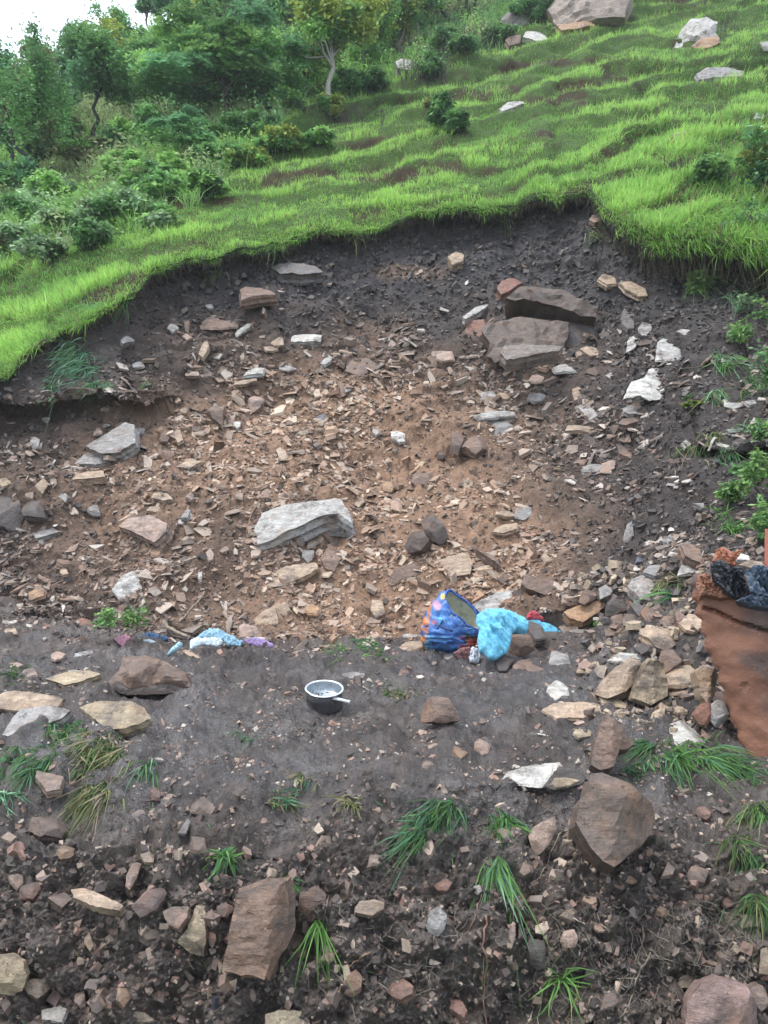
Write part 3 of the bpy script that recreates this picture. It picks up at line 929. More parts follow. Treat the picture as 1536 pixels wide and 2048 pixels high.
  [(1258,1162),(1270,1143),(1295,1138),(1335,1150),(1340,1175),(1310,1200),(1282,1198)], 'G', dict(kind='b', thick=.5, lift=.7)),
 ("rock_slab", "pale flat stone on top of the pale lumpy rock", None,
  [(1285,1142),(1300,1130),(1330,1128),(1333,1146),(1310,1152)], 'G', dict(thick=.3, lift=1.3)),
 ("rock_slab", "whitish flat stone touching the charred top of the clay wall", None,
  [(1355,1148),(1362,1130),(1380,1126),(1408,1130),(1398,1146),(1380,1144)], 'W', dict(thick=.3, lift=1.1)),
 ("boulder", "brown rock slab sloping right above the whitish flat stone", None,
  [(1360,1085),(1376,1083),(1402,1098),(1422,1125),(1410,1130),(1370,1112)], 'B', dict(thick=.5, lift=.6)),
 # heap left of the clay wall
 ("boulder", "tan cube-like boulder wedged against the clay wall", "cube-like boulder at the wall",
  [(1358,1246),(1378,1226),(1404,1232),(1406,1252),(1388,1262),(1372,1258)], 'T', dict(kind='s', n=(-.1,-.6,.8), thick=.85, lift=.9)),
 ("boulder", "tan pointed boulder left of the wedged cube-like boulder", None,
  [(1280,1262),(1286,1240),(1305,1242),(1345,1258),(1366,1272),(1340,1285),(1312,1282),(1296,1275)], 'T', dict(kind='b', thick=.5, lift=.8)),
 ("stone_block", "tall tan prism of rock standing upright in the stone heap", "upright tan prism",
  [(1266,1396),(1272,1372),(1284,1340),(1298,1318),(1322,1328),(1333,1370),(1330,1394),(1318,1400),(1296,1412)], 'Y',
  dict(n=(-.05,-.9,.3), thick=.7, lift=.4, block=((1299,1326),(1300,1410),.3,.9,.35,.6))),
 ("stone_block", "leaning grey brown slab left of the upright tan prism", None,
  [(1188,1390),(1204,1364),(1232,1336),(1262,1314),(1286,1326),(1276,1358),(1252,1386),(1216,1400)], 'T',
  dict(n=(-.35,-.8,.4), thick=.5, lift=.5, block=((1262,1338),(1240,1395),.2,.2,.9,.7))),
 ("rock_slab", "thin whitish slab laid flat across the top of the stone heap", "thin whitish slab on the heap",
  [(1217,1316),(1240,1302),(1270,1306),(1300,1308),(1325,1312),(1316,1322),(1285,1318),(1262,1320),(1240,1322)], 'W', dict(n=(0,-.4,.9), thick=.15, lift=1.2)),
 ("boulder", "tan flat-faced block between the upright prism and the wall", None,
  [(1332,1348),(1352,1330),(1380,1322),(1390,1340),(1388,1362),(1360,1368),(1336,1366)], 'T', dict(kind='s', thick=.6, lift=.7)),
 ("stone_block", "upright grey tan block touching the foot of the clay wall", "upright block at the wall foot",
  [(1388,1345),(1402,1334),(1430,1338),(1436,1358),(1428,1392),(1412,1412),(1398,1392)], 'T', dict(n=(-.1,-.92,.3), thick=.5, lift=.7, block=((1420,1345),(1412,1405),.25,.15,1.1,.9))),
 ("boulder", "yellowish wedge stone in front of the upright tan prism", None,
  [(1294,1437),(1310,1416),(1342,1392),(1362,1404),(1378,1424),(1352,1432),(1320,1440)], 'Y', dict(kind='b', thick=.6, lift=.6)),
 ("boulder", "dark red stone leaning beside a grey oval cobble", None,
  [(1386,1430),(1400,1410),(1420,1402),(1424,1430),(1418,1452),(1400,1448)], 'R', dict(kind='b', n=(-.1,-.9,.3), thick=.6, lift=.6)),
 ("cobble", "grey oval cobble at the foot of the clay wall", "grey oval cobble",
  [(1424,1444),(1426,1410),(1440,1400),(1454,1404),(1460,1430),(1450,1452),(1434,1456)], 'G', dict(kind='b', n=(-.1,-.95,.2), thick=.6, lift=.7)),
 ("boulder", "broad cream rock behind the green grass at the wall foot", "broad cream rock",
  [(1283,1490),(1320,1462),(1345,1440),(1372,1430),(1398,1444),(1416,1470),(1400,1484),(1340,1490)], 'W', dict(kind='b', thick=.3, lift=.6)),
 ("rock_slab", "thin cream flake left of the yellowish wedge stone", None,
  [(1198,1392),(1225,1392),(1254,1408),(1252,1416),(1220,1412),(1204,1404)], 'Y', dict(n=(0,-.5,.8), thick=.2, lift=1.1)),
 ("boulder", "whitish angular stone alone on dark mud left of the heap", "whitish angular stone",
  [(1091,1388),(1096,1368),(1122,1357),(1148,1370),(1140,1384),(1112,1392)], 'W', dict(kind='b', thick=.6, lift=.8)),
 ("boulder", "grey brown rock pinning the light blue cloth", "rock pinning the blue cloth",
  [(1020,1282),(1024,1262),(1048,1258),(1066,1276),(1070,1300),(1048,1312),(1020,1306)], 'B', dict(kind='b', n=(-.1,-.9,.35), thick=.5, lift=1.2)),
 ("rock_slab", "flat tan layered stones pressed in the mud below the heap", "flat layered tan stone",
  [(1085,1412),(1108,1402),(1160,1404),(1198,1406),(1204,1424),(1166,1436),(1110,1430)], 'T', dict(n=(0,-.5,.8), thick=.3, lift=.6)),
 ("boulder", "tall pointed brown rock behind the big square boulder", "tall pointed rock",
  [(1182,1530),(1190,1480),(1202,1446),(1212,1430),(1238,1452),(1268,1488),(1256,1498),(1236,1502),(1224,1536),(1200,1542)], 'B',
  dict(n=(-.1,-.85,.45), thick=.5, lift=.5, block=((1222,1450),(1222,1540),.22,.5,.6,.4))),
 ("boulder", "big square brown boulder on the front bank, largest on the right", "big square boulder",
  [(1150,1648),(1156,1608),(1170,1590),(1178,1554),(1202,1550),(1258,1574),(1300,1606),(1312,1638),(1292,1680),(1250,1715),(1222,1738),(1200,1726),(1178,1700)], (.135,.098,.078),
  dict(n=(-.15,-.85,.45), thick=.7, lift=.45, block=((1238,1600),(1216,1735),.34,.28,.95,.9))),
 ("boulder", "pinkish brown rock left of the big square boulder", None,
  [(1056,1672),(1066,1655),(1082,1644),(1110,1632),(1113,1660),(1098,1690),(1076,1710),(1062,1698)], 'K', dict(kind='b', n=(-.2,-.85,.4), thick=.6, lift=.7)),
 ("rock_slab", "cream grooved slab lying on dark mud behind the big boulder", "cream grooved slab",
  [(1004,1562),(1022,1542),(1060,1534),(1114,1524),(1121,1534),(1106,1552),(1090,1570),(1048,1567)], 'W', dict(n=(0,-.6,.75), thick=.15, lift=.7)),
 ("rock_slab", "split dark rock with a yellow band beside the cream grooved slab", None,
  [(1090,1570),(1104,1550),(1120,1532),(1150,1538),(1172,1552),(1166,1566),(1140,1574),(1112,1579)], 'D', dict(n=(.1,-.7,.6), thick=.3, lift=1.0)),
 ("rock_slab", "yellow band of stone on the split dark rock", None,
  [(1102,1568),(1112,1556),(1140,1556),(1160,1560),(1140,1570),(1112,1575)], 'Y', dict(n=(.1,-.8,.6), thick=.15, lift=6.5)),
 ("boulder", "brown grey rock in mud right of the pan", "mud-set brown rock",
  [(840,1440),(846,1402),(864,1390),(896,1392),(906,1410),(920,1436),(884,1444)], 'B', dict(kind='b', n=(-.1,-.85,.5), thick=.5, lift=.6)),
 # left terrace
 ("boulder", "large brown domed boulder on the left of the terrace", "domed brown boulder",
  [(206,1378),(238,1340),(246,1314),(290,1310),(330,1322),(372,1346),(382,1374),(340,1376),(300,1374),(262,1384)], 'B',
  dict(n=(-.05,-.8,.55), thick=.5, lift=.4, ridge=[(262,1332,.05),(262,1352,.22),(330,1352,.20),(360,1360,.12)])),
 ("boulder", "dark piece added as the shaded front of the domed brown boulder", None,
  [(228,1362),(262,1380),(330,1366),(384,1368),(386,1380),(330,1388),(250,1390),(226,1380)], (.07,.055,.048), dict(n=(0,-.95,.2), thick=.6, lift=.6)),  # dark-coloured piece added to stand for the boulder's shaded front
 ("rock_slab", "thin yellow tan slab poking out left of the domed boulder", None,
  [(88,1353),(128,1344),(180,1340),(200,1344),(165,1362),(128,1370)], 'Y', dict(n=(0,-.5,.8), thick=.4, lift=1.0)),
 ("rock_slab", "flat tan slab at the left edge of the terrace", "flat tan slab at the left edge",
  [(-20,1392),(20,1384),(60,1382),(126,1392),(112,1411),(40,1420),(-20,1418)], 'T', dict(n=(0,-.55,.8), thick=.5, lift=1.3)),
 ("rock_slab", "grey flat slab in front of the flat tan edge slab", None,
  [(2,1466),(22,1434),(40,1414),(100,1410),(140,1416),(120,1436),(70,1462),(20,1474)], 'G', dict(n=(0,-.6,.75), thick=.4, lift=1.0)),
 ("rock_slab", "broad sandy slab resting on grass at the terrace edge", "broad sandy slab",
  [(156,1410),(200,1400),(264,1402),(288,1414),(302,1434),(278,1448),(250,1456),(216,1458),(186,1436)], 'Y', dict(n=(0,-.62,.75), thick=.3, lift=1.0)),
 ("boulder", "dark boulder at the left foot of the scree", None,
  [(-20,1200),(0,1190),(28,1196),(34,1214),(30,1232),(-20,1234)], 'D', dict(kind='b', thick=.5, lift=.7)),
 ("boulder", "round dark rock on the far left scree", "round dark rock",
  [(-20,985),(10,980),(36,990),(42,1020),(30,1042),(-20,1046)], 'D', dict(kind='b', thick=.5, lift=.5)),
 # front bank
 ("stone_block", "tall rust-brown slab standing upright in the front bank", "tall rust-brown slab",
  [(450,1938),(462,1872),(478,1786),(528,1768),(572,1761),(575,1792),(572,1862),(542,1928),(534,1957),(512,1948)], (0.17, 0.105, 0.072),
  dict(n=(-.12,-.9,.4), thick=.4, lift=.8, block=((556,1772),(532,1950),.14,.06,1.3,1.6))),
 ("boulder", "yellow tan triangular rock left of the tall rust-brown slab", "triangular yellow rock",
  [(388,1812),(405,1812),(408,1842),(411,1880),(403,1915),(376,1909),(350,1886),(374,1858)], 'Y', dict(kind='b', n=(-.1,-.9,.4), thick=.45, lift=.8)),
 ("boulder", "brown layered rock left of the triangular yellow rock", None,
  [(324,1822),(345,1813),(378,1812),(374,1834),(356,1858),(336,1848)], 'B', dict(thick=.5, lift=.7)),
 ("rock_slab", "long tan slab slanting down on the left of the front bank", "slanting tan slab",
  [(140,1776),(165,1775),(206,1790),(246,1810),(238,1820),(190,1813),(146,1793)], 'T', dict(n=(-.1,-.6,.8), thick=.4, lift=.8)),
 ("boulder", "smooth purplish brown stone right of the slanting tan slab", None,
  [(260,1810),(292,1780),(325,1768),(332,1785),(311,1820),(276,1832)], (0.13, 0.085, 0.075), dict(kind='b', thick=.4, lift=.7)),
 ("boulder", "large yellowish rock cut by the left edge of the frame", "large yellowish edge rock",
  [(-25,1915),(15,1910),(42,1925),(50,1955),(40,1985),(10,1998),(-25,1990)], 'Y', dict(kind='b', n=(0,-.95,.3), thick=.4, lift=.7)),
 ("boulder", "yellow tan blocky stone cut by the bottom edge", "yellow block at the bottom edge",
  [(530,2028),(560,2020),(612,2022),(620,2046),(600,2070),(532,2070)], 'Y', dict(kind='s', thick=.4, lift=.7)),
 ("boulder", "round purplish boulder in the bottom right corner", "round corner boulder",
  [(1380,2060),(1386,2008),(1412,1974),(1452,1960),(1500,1974),(1526,2018),(1534,2060),(1460,2080)], (0.20, 0.135, 0.118), dict(kind='b', n=(0,-.95,.3), thick=.5, lift=.7)),
 ("boulder", "reddish rock half buried in the bank right of the tall slab", "half-buried reddish rock",
  [(594,1822),(600,1785),(632,1772),(652,1790),(648,1830),(618,1840)], (0.11, 0.07, 0.055), dict(kind='b', n=(0,-.95,.3), thick=.5, lift=.5)),
 ("boulder", "grey red chunk low in the middle of the bank", "grey red chunk",
  [(688,1990),(694,1950),(712,1940),(724,1955),(722,1985),(706,1998)], 'B', dict(kind='b', n=(0,-.95,.3), thick=.5, lift=.6)),
 ("boulder", "pale grey brown rock veiled by fine roots", "root-veiled rock",
  [(852,1855),(860,1822),(878,1815),(894,1830),(890,1860),(876,1874),(858,1868)], 'G', dict(kind='b', n=(0,-.95,.3), thick=.4, lift=.5)),
 ("boulder", "dark brown block in the shadowed hollow of the front bank", "hollow-set dark block",
  [(1056,1890),(1062,1882),(1090,1884),(1094,1930),(1080,1944),(1062,1930)], 'D', dict(kind='b', n=(0,-.95,.3), thick=.4, lift=.6)),
 ("boulder", "reddish knobbly stone in the middle of the front bank", "reddish knobbly stone",
  [(1122,1886),(1130,1864),(1150,1860),(1158,1878),(1152,1894),(1132,1896)], 'K', dict(kind='b', n=(0,-.95,.3), thick=.5, lift=.7)),
 # hillside boulders
 ("boulder", "huge layered grey and rust outcrop at the top of the hillside", "huge layered outcrop",
  [(1092,10),(1110,-15),(1180,-30),(1270,-30),(1256,10),(1250,34),(1210,36),(1180,40),(1130,50),(1112,42)], (0.22, 0.175, 0.14), dict(kind='o', n=(-.2,-.9,.35), thick=.5, lift=.9)),
 ("rock_slab", "rust-stained base ledge below the huge layered outcrop", None,
  [(1112,46),(1130,48),(1180,40),(1192,48),(1160,56),(1122,60)], 'O', dict(thick=.4, lift=1.0)),
 ("boulder", "lone pale boulder with rusty underside on the upper right slope", "lone pale rusty boulder",
  [(1348,96),(1356,70),(1382,34),(1412,34),(1436,44),(1430,62),(1440,78),(1424,90),(1390,84),(1366,98)], 'L', dict(n=(-.25,-.85,.45), thick=.5, lift=1.0, ridge=[(1384,44,.1),(1424,52,.16),(1392,72,.12)])),
 ("boulder", "rusty orange lower face of the lone pale boulder", None,
  [(1384,92),(1402,76),(1436,70),(1442,84),(1420,96),(1394,100)], 'O', dict(n=(0,-.9,.3), thick=.4, lift=1.3)),
 ("boulder", "grey boulder with a pale flat top on dark burnt bank", "pale-topped boulder",
  [(790,124),(802,117),(828,118),(832,130),(822,138),(796,136)], 'L', dict(n=(0,-.6,.8), thick=.8, lift=1.5)),
 ("rock_slab", "pale grey rock split in two amid the mid slope grass", "split pale rock",
  [(998,216),(1016,204),(1046,202),(1050,207),(1028,214),(1004,221)], 'L', dict(thick=.5, lift=1.2)),
 ("boulder", "squat tan grey boulder in the grass on the right slope", "squat tan grass boulder",
  [(1340,274),(1346,260),(1370,258),(1394,262),(1396,276),(1366,282)], 'T', dict(kind='b', thick=.5, lift=1.4)),
 ("rock_slab", "long low grey rock ledge on the upper right slope", "low grey ledge",
  [(1393,146),(1412,138),(1455,132),(1488,138),(1486,148),(1440,154),(1400,156)], 'G', dict(thick=.4, lift=1.4)),
 ("boulder", "small bluish boulder at the right edge high on the slope", None,
  [(1516,84),(1526,78),(1550,80),(1550,96),(1522,96)], 'G', dict(kind='b', thick=.5, lift=1.4)),
 ("rock_slab", "small grey stone at the right edge above the yellow bush", None,
  [(1508,234),(1514,222),(1528,222),(1528,234)], 'G', dict(kind='b', thick=.5, lift=1.4)),
 ("boulder", "dark bluish boulder behind thin trunks at the hilltop", "dark hilltop boulder",
  [(1000,36),(1014,18),(1040,14),(1072,22),(1064,36),(1030,44)], 'S', dict(kind='b', thick=.5, lift=1.4)),
 ("rock_slab", "bright cream slab below the dark hilltop boulder", "cream hilltop slab",
  [(1046,72),(1052,63),(1080,64),(1098,78),(1074,82)], 'W', dict(thick=.4, lift=1.5)),
 ("rock_slab", "brown stone left of the cream hilltop slab", None,
  [(1010,80),(1020,70),(1042,68),(1040,84),(1018,90)], 'B', dict(thick=.5, lift=1.3)),
 ("rock_slab", "small pinkish stone poking from the ragged turf corner", "pinkish turf stone",
  [(1178,440),(1184,430),(1200,428),(1204,438),(1190,444)], 'K', dict(thick=.5, lift=1.4)),
]
L(650, 1400, "cooking pan"); L(900, 1260, "blue patterned bag"); L(995, 1270, "light blue cloth"); L(430, 1275, "gauzy blue cloth")
L(215, 1250, "leafy seedling pair"); L(1450, 1330, "red clay wall")
for (nm, lb, ph, ol, cc, kw) in HERO:
    if ph: L(np.mean([p[0] for p in ol]), np.mean([p[1] for p in ol]), ph)
    USED.add(lb)
    stone(nm, lb, {'boulder': 'boulder', 'rock_slab': 'stone slab', 'stone_block': 'stone block', 'cobble': 'cobble', 'log_shaped_stone': 'rock'}[nm], ol, cc, **kw)

# ---- the smaller stones one can still tell apart: u, v, width, height, angle, colour, type
MID = """70 884 20 24 5 G s|92 838 18 10 0 W s|346 654 24 20 50 L s|374 644 13 22 0 B b|497 650 52 9 35 L s|486 658 40 7 32 G s|418 612 16 10 0 L s|258 677 38 17 5 G b
408 698 15 28 -20 T s|436 711 19 12 0 L s|552 683 28 18 10 T s|541 697 28 9 0 T s|572 735 42 15 -3 L s|508 743 46 14 8 W s|654 720 26 10 28 L s|276 729 22 12 10 L s|383 747 30 9 0 K s|412 748 20 12 10 K s
490 763 42 9 14 T s|513 798 38 28 0 K b|432 815 46 30 0 B b|460 840 28 16 35 K s|474 848 14 13 0 W s|355 800 14 12 0 T s|367 820 14 14 0 T s|282 862 14 20 0 G s|195 864 16 16 0 K s|211 850 18 7 0 W s
380 928 58 17 15 T s|355 872 16 30 20 T s|330 872 20 20 -20 B s|395 865 32 9 0 T s|751 861 12 18 10 W s|570 845 30 11 0 B s|641 833 20 12 0 N s|697 776 18 12 0 L s
914 640 0 0 0 T s|1366 663 28 15 10 L s|1183 701 40 19 0 T s|1130 736 56 14 2 L s|1145 718 26 7 0 T s|1175 819 42 22 -42 L s|1156 786 20 28 0 T s|1073 757 30 16 0 K s|978 792 32 19 0 G s|1010 792 36 11 -3 T s
1075 793 36 18 10 G s|1067 847 38 15 -10 T s|1163 856 60 15 -3 T s|1259 841 54 17 14 B s|1268 819 40 16 0 G s|915 882 24 42 0 B b|952 884 52 28 0 B b|1250 900 36 20 -35 B s|1187 935 46 17 5 G s
1475 812 50 14 -4 L s|1502 805 24 12 15 L s|1472 860 32 11 8 G s|1375 886 22 18 30 G s|617 1107 24 22 0 G b|72 1181 40 30 30 O s|68 1211 46 11 -25 K s|83 969 26 27 25 T s|10 962 24 17 0 Y s
186 1016 26 22 0 G b|126 990 20 20 30 G s|65 1012 46 36 0 D b|92 1063 50 18 10 G s|128 1142 15 13 0 T s|163 1243 38 24 0 R b|755 1215 27 40 8 T s|478 990 20 15 0 K s|322 992 48 17 0 T s|312 1018 42 13 0 T s
280 968 34 13 50 T s|386 991 28 17 0 K s|372 1028 30 12 55 G s|362 1043 15 12 0 L s|400 1150 8 26 0 W s|1013 1055 52 17 10 T s|1010 1027 42 13 -10 T s|1046 1026 34 25 5 G s|850 950 52 30 0 B b|865 967 28 9 50 T s
937 968 18 18 0 T s|898 994 19 13 0 T s|975 1110 60 9 -30 B s|1136 1200 30 22 0 K s|1180 1187 38 28 0 B b|1215 1178 32 28 0 G b|1338 1080 28 18 0 L s|1287 1118 24 18 0 N s|1408 1010 46 10 -4 L s|1510 1083 36 22 0 T s
1338 1240 40 20 0 B s|1240 1205 60 30 8 D b|1240 1240 50 30 0 B b|1300 1225 44 26 0 B b|1345 1308 50 30 0 B b|1290 1290 46 20 0 D b|1225 1345 40 18 0 B b|1300 1360 0 0 0 T s
1100 1270 44 28 30 D b|1075 1340 46 20 -15 B s|1045 1330 40 20 20 B s|1115 1310 46 50 20 G b|1170 1335 26 36 -20 T s|1010 1320 40 22 0 D b|1355 1380 46 20 0 T s|1360 1418 30 14 0 T s|1330 1455 0 0 0 T s|1225 1260 30 18 0 B s
100 1562 62 42 -30 K s|310 1587 28 28 0 R b|343 1594 22 12 0 K s|400 1612 50 36 20 K s|95 1652 80 42 -15 B s|18 1675 34 20 0 T s|130 1700 36 30 0 O b|390 1690 36 44 0 B b|265 1745 24 50 -20 K s|295 1715 26 22 0 T s|370 1655 20 34 -30 G s
305 1868 38 20 0 T s|213 1882 20 44 -30 T s|175 1880 16 40 10 T s|75 1972 50 40 20 T b|108 2025 44 34 0 W s|275 2034 60 22 0 Y s|120 1800 50 34 10 B s|60 1780 50 40 0 R b|35 1760 30 30 0 K s|450 1820 36 30 0 R b|425 1870 16 44 0 R s
735 1815 62 30 0 T s|750 1720 32 24 15 K s|885 1767 34 26 0 R b|954 1780 17 20 0 W s|1053 1735 34 24 25 K s|1265 1757 34 20 -10 O s|1324 1824 30 22 0 O b|1406 1623 36 24 0 R b|1460 1800 30 22 0 R b|800 1975 54 38 -10 R b
1025 1870 12 42 0 K s|1380 1962 50 30 -10 T b|1515 1985 34 60 30 K b|1530 1920 28 60 0 Y b|965 1485 34 27 0 K b|920 1503 30 18 -30 O s|855 1527 26 22 0 K b|1165 1466 38 20 5 Y s|710 1350 50 12 0 G s|640 1480 0 0 0 T s
30 1330 30 14 0 K s|60 1345 30 16 0 K s|150 1345 26 12 0 W s|175 1305 56 9 12 L s|115 1310 30 14 0 K s|30 1245 26 10 0 W s|20 1262 30 12 0 T s|385 1310 50 9 -25 T s|505 1990 16 26 0 K s|620 1870 30 20 0 B b
540 1940 0 0 0 T s|655 1905 22 34 10 K s|930 1700 20 14 0 K s|820 1290 60 22 15 T s|1500 1840 50 26 0 Y b|1290 1960 0 0 0 T s|600 1905 26 18 0 R s|245 1990 30 40 0 O b|160 1995 30 34 10 K s|690 1845 28 18 0 K s
1140 1950 0 0 0 T s|1200 1850 36 22 -30 K s|1235 1900 16 20 0 K s|900 1960 0 0 0 T s|1340 1735 22 34 -20 K s|1395 1745 46 34 0 B b|1180 1800 30 16 0 T s|1140 1830 30 26 20 T s|1490 1620 0 0 0 T s|845 1850 26 14 0 B s"""
rr = random.Random(11)
def rock_poly(u, v, w, h, ang, rg, ty):
    n = rg.choice([4, 5, 5, 6, 7]) if ty == 's' else rg.choice([5, 6, 7])
    pts = []
    a0 = rg.uniform(0, 1)
    sq = 1 if ty == 's' else 0.35
    for i in range(n):
        t = (i + a0 + rg.uniform(-.3, .3)) * 2 * math.pi / n
        c, s_ = math.cos(t), math.sin(t)
        k = (abs(c) ** (2 + 2 * sq) + abs(s_) ** (2 + 2 * sq)) ** (-1 / (2 + 2 * sq))
        k *= rg.uniform(.78, 1.2)
        x, y = c * k * w / 2, s_ * k * h / 2
        a = math.radians(ang)
        pts.append((u + x * math.cos(a) + y * math.sin(a), v - x * math.sin(a) + y * math.cos(a)))
    return pts
def mid_rock(u, v, w, h, ang, col, ty, rg):
    ol = rock_poly(u, v, w, h, ang, rg, ty)
    bn = base_n(u, v)
    n = unit(bn + np.array([rg.gauss(0, .25), rg.gauss(0, .15), .25 + rg.gauss(0, .25)]))
    asp = max(w, h) / max(1, min(w, h))
    sh = ('thin ' if asp > 3 else 'long ' if asp > 1.9 else '') + ('flat stone' if ty == 's' else 'lumpy stone')
    big = max(w, h) * (1.0 if v < 1400 else 0.75)
    siz = 'tiny ' if big < 18 else 'small ' if big < 34 else 'medium ' if big < 48 else 'sizeable '
    lb = autolabel(siz + PWORD[col] + ' ' + sh, u, v)
    mud_ = .14 if v < 1500 else .55
    dirty = tuple(a * (1 - mud_) + b * mud_ for a, b in zip(PAL[col], (0.085, 0.068, 0.058)))
    if v > 1500 and ty == 's' and rg.random() < .3: ty = 'b'
    return stone('stone', lb, 'stone', ol, dirty, n=n, thick=rg.uniform(.22, .45) if ty == 's' else .6, lift=rg.uniform(.6, 1.0) if v < 1500 else rg.uniform(.35, .7), kind=ty, seed=rg.randrange(1, 99999))
mid_uv = []
for ln in MID.replace('\n', '|').split('|'):
    a = ln.split()
    u, v, w, h, ang = map(float, a[:5])
    if w == 0: continue
    mid_rock(u, v, w, h, ang, a[5], a[6], rr); mid_uv.append((u, v, max(w, h)))
for (nm, lb, ph, ol, cc, kw) in HERO:
    mid_uv.append((np.mean([p[0] for p in ol]), np.mean([p[1] for p in ol]), max(np.ptp([p[0] for p in ol]), np.ptp([p[1] for p in ol]))))
def free(u, v, r):
    return all(math.hypot(u - a, v - b) > (c + r) * 0.5 + 3 for a, b, c in mid_uv)
tries = 0
while ROCKS < 292 and tries < 4000:
    tries += 1
    z = rr.random()
    if z < .62: u, v = rr.uniform(20, 1330), rr.uniform(640, 1260); w = rr.uniform(20, 36)
    else: u, v = rr.uniform(10, 1520), rr.uniform(1590, 2030); w = rr.uniform(24, 46)
    if z < .62 and (v < 760 and u < 330 or v < 980 and u > 1380): continue
    if 840 < u < 1130 and 1170 < v < 1330: continue
    if not free(u, v, w): continue
    wv_ = float(warm(np.array([u]), np.array([v]))[0])
    col = rr.choice('OTKBTO') if wv_ > .4 else rr.choice('BGKTBGS') if v < 1500 else rr.choice('KRBTYB')
    h = w * rr.uniform(.4, .9)
    mid_rock(u, v, w, h, rr.gauss(0, 22), col, rr.choice('ssb'), rr); mid_uv.append((u, v, w))

# ---- loose fragments beyond counting
def ground_samples(n, r0, r1, dens):
    """random points on the terrain between rows, spread evenly over the seen surface and thinned by dens(u, v)"""
    out = []
    i = RNG.integers(r0, r1 - 1, n * 4); j = RNG.integers(0, NC - 1, n * 4)
    uu = UU[i, j]; vv = VV[i, j]
    # pixel height of the row step, to spread samples evenly
    dv = np.abs(VV[i + 1, j] - vv) * np.abs(UU[i, j + 1] - uu)
    w = np.minimum(dv, 60) * dens(uu, vv)
    global LIJ
    w = w / np.quantile(w[w > 0], 0.98)
    keep = RNG.random(len(i)) < w
    i, j, = i[keep][:n], j[keep][:n]
    LIJ = (i, j)
    a, b = RNG.random(len(i))[:, None], RNG.random(len(i))[:, None]
    p = PDg[i, j] * (1 - a) * (1 - b) + PDg[i + 1, j] * a * (1 - b) + PDg[i, j + 1] * (1 - a) * b + PDg[i + 1, j + 1] * a * b
    e1 = PDg[i, j + 1] - PDg[i, j]; e2 = PDg[i + 1, j] - PDg[i, j]
    nn = np.cross(e1, e2); nn /= np.linalg.norm(nn, axis=1)[:, None] + 1e-12
    v = CY - (p[:, 2] - H) / p[:, 1] * F; u = CX + p[:, 0] / p[:, 1] * F
    return p, nn, u, v
CHIPS = []
for k in range(24):
    rg = np.random.default_rng(100 + k)
    th = (np.arange(5) + rg.uniform(-.42, .42, 5)) * 2 * math.pi / 5
    rad = rg.uniform(.6, 1.3, 5)
    top = np.stack([np.cos(th) * rad, np.sin(th) * rad, np.full(5, .5) + rg.uniform(-.2, .2, 5)], 1)
    top[:, 2] += rg.uniform(-.4, .4) * top[:, 0]
    bot = top * np.array([1, 1, 0]) * rg.uniform(.8, 1.2) + np.array([0, 0, -.8]) + rg.normal(0, .08, (5, 3))
    CHIPS.append(np.concatenate([top, bot]))
CHIPS = np.array(CHIPS)
CF4 = np.array([(i, i + 5, (i + 1) % 5 + 5, (i + 1) % 5) for i in range(5)] + [(0, 1, 2, 3)]); CF3 = np.array([(0, 3, 4)])
def scatter_chips(name, p, nn, size, cols, flatn=(.12, .45), tilt=.45, lab=None, sunk=0.15, upw=.45, aspr=(.35, 1.0)):
    n = len(p)
    k = RNG.integers(0, len(CHIPS), n)
    T = CHIPS[k].copy()
    asp = RNG.uniform(*aspr, n)
    T[:, :, 0] *= (size * .5)[:, None]; T[:, :, 1] *= (size * .5 * asp)[:, None]
    T[:, :, 2] *= (size * .5 * RNG.uniform(*flatn, n))[:, None]
    nrm = nn * .75 + np.array([0, 0, upw]) + RNG.normal(0, tilt, (n, 3)); nrm /= np.linalg.norm(nrm, axis=1)[:, None]
    ax = np.cross(nrm, RNG.normal(0, 1, (n, 3))); ax /= np.linalg.norm(ax, axis=1)[:, None]
    ay = np.cross(nrm, ax)
    W = T[:, :, 0:1] * ax[:, None] + T[:, :, 1:2] * ay[:, None] + T[:, :, 2:3] * nrm[:, None] + (p + nn * (size * sunk)[:, None])[:, None]
    base = (np.arange(n) * 10)[:, None, None]
    f4 = (CF4[None] + base).reshape(-1, 4); f3 = (CF3[None] + base).reshape(-1, 3)
    c = np.repeat(cols, 10, axis=0)
    o = mk(name, W.reshape(-1, 3), [f3, f4], M_CHIP, c, False)
    tag(o, lab[0], lab[1], kind='stuff')
    return o
def pick(pal, n):
    pal = np.array(pal); c = pal[RNG.integers(0, len(pal), n)]
    return c * RNG.uniform(.75, 1.2, (n, 1))
def scar_density(u, v):
    lipv = np.interp(u, U, v_lip)
    d = 0.3 + 0.7 * sstep(60, 260, v - lipv)
    d = d * np.clip(.7 + 1.15 * fbm(np.stack([u / 90, v / 60, u * 0], 1), 1.0, 3, 78), .06, 2)
    d = d * (1 - 0.55 * sstep(1200, 1400, u) * sstep(1000, 800, v))
    d = d * (1 - 0.6 * sstep(1100, 1200, u) * sstep(620, 560, v))
    d = d * (1 - 0.7 * sstep(360, 300, u) * sstep(760, 850, v) * sstep(900, 850, v))
    d = np.where((u < -300) | (u > 1800), 0.15, d)
    return d
p, nn, u, v = ground_samples(42000, i_toe - 12, i_lip - 30, scar_density)
n = len(p)
wv_ = np.clip(warm(u, v) * 1.1 + RNG.normal(0, .15, n), 0, 1)[:, None]
cw = pick([(0.30, .19, .125), (0.25, .155, .105), (0.36, .26, .185), (0.20, .125, .088), (.42, .33, .25), (.28, .18, .12)], n)
cd = pick([(0.17, .12, .095), (0.12, .09, .075), (0.22, .17, .145), (0.085, .068, .06), (.28, .235, .20), (.15, .14, .135), (.07, .058, .052)], n)
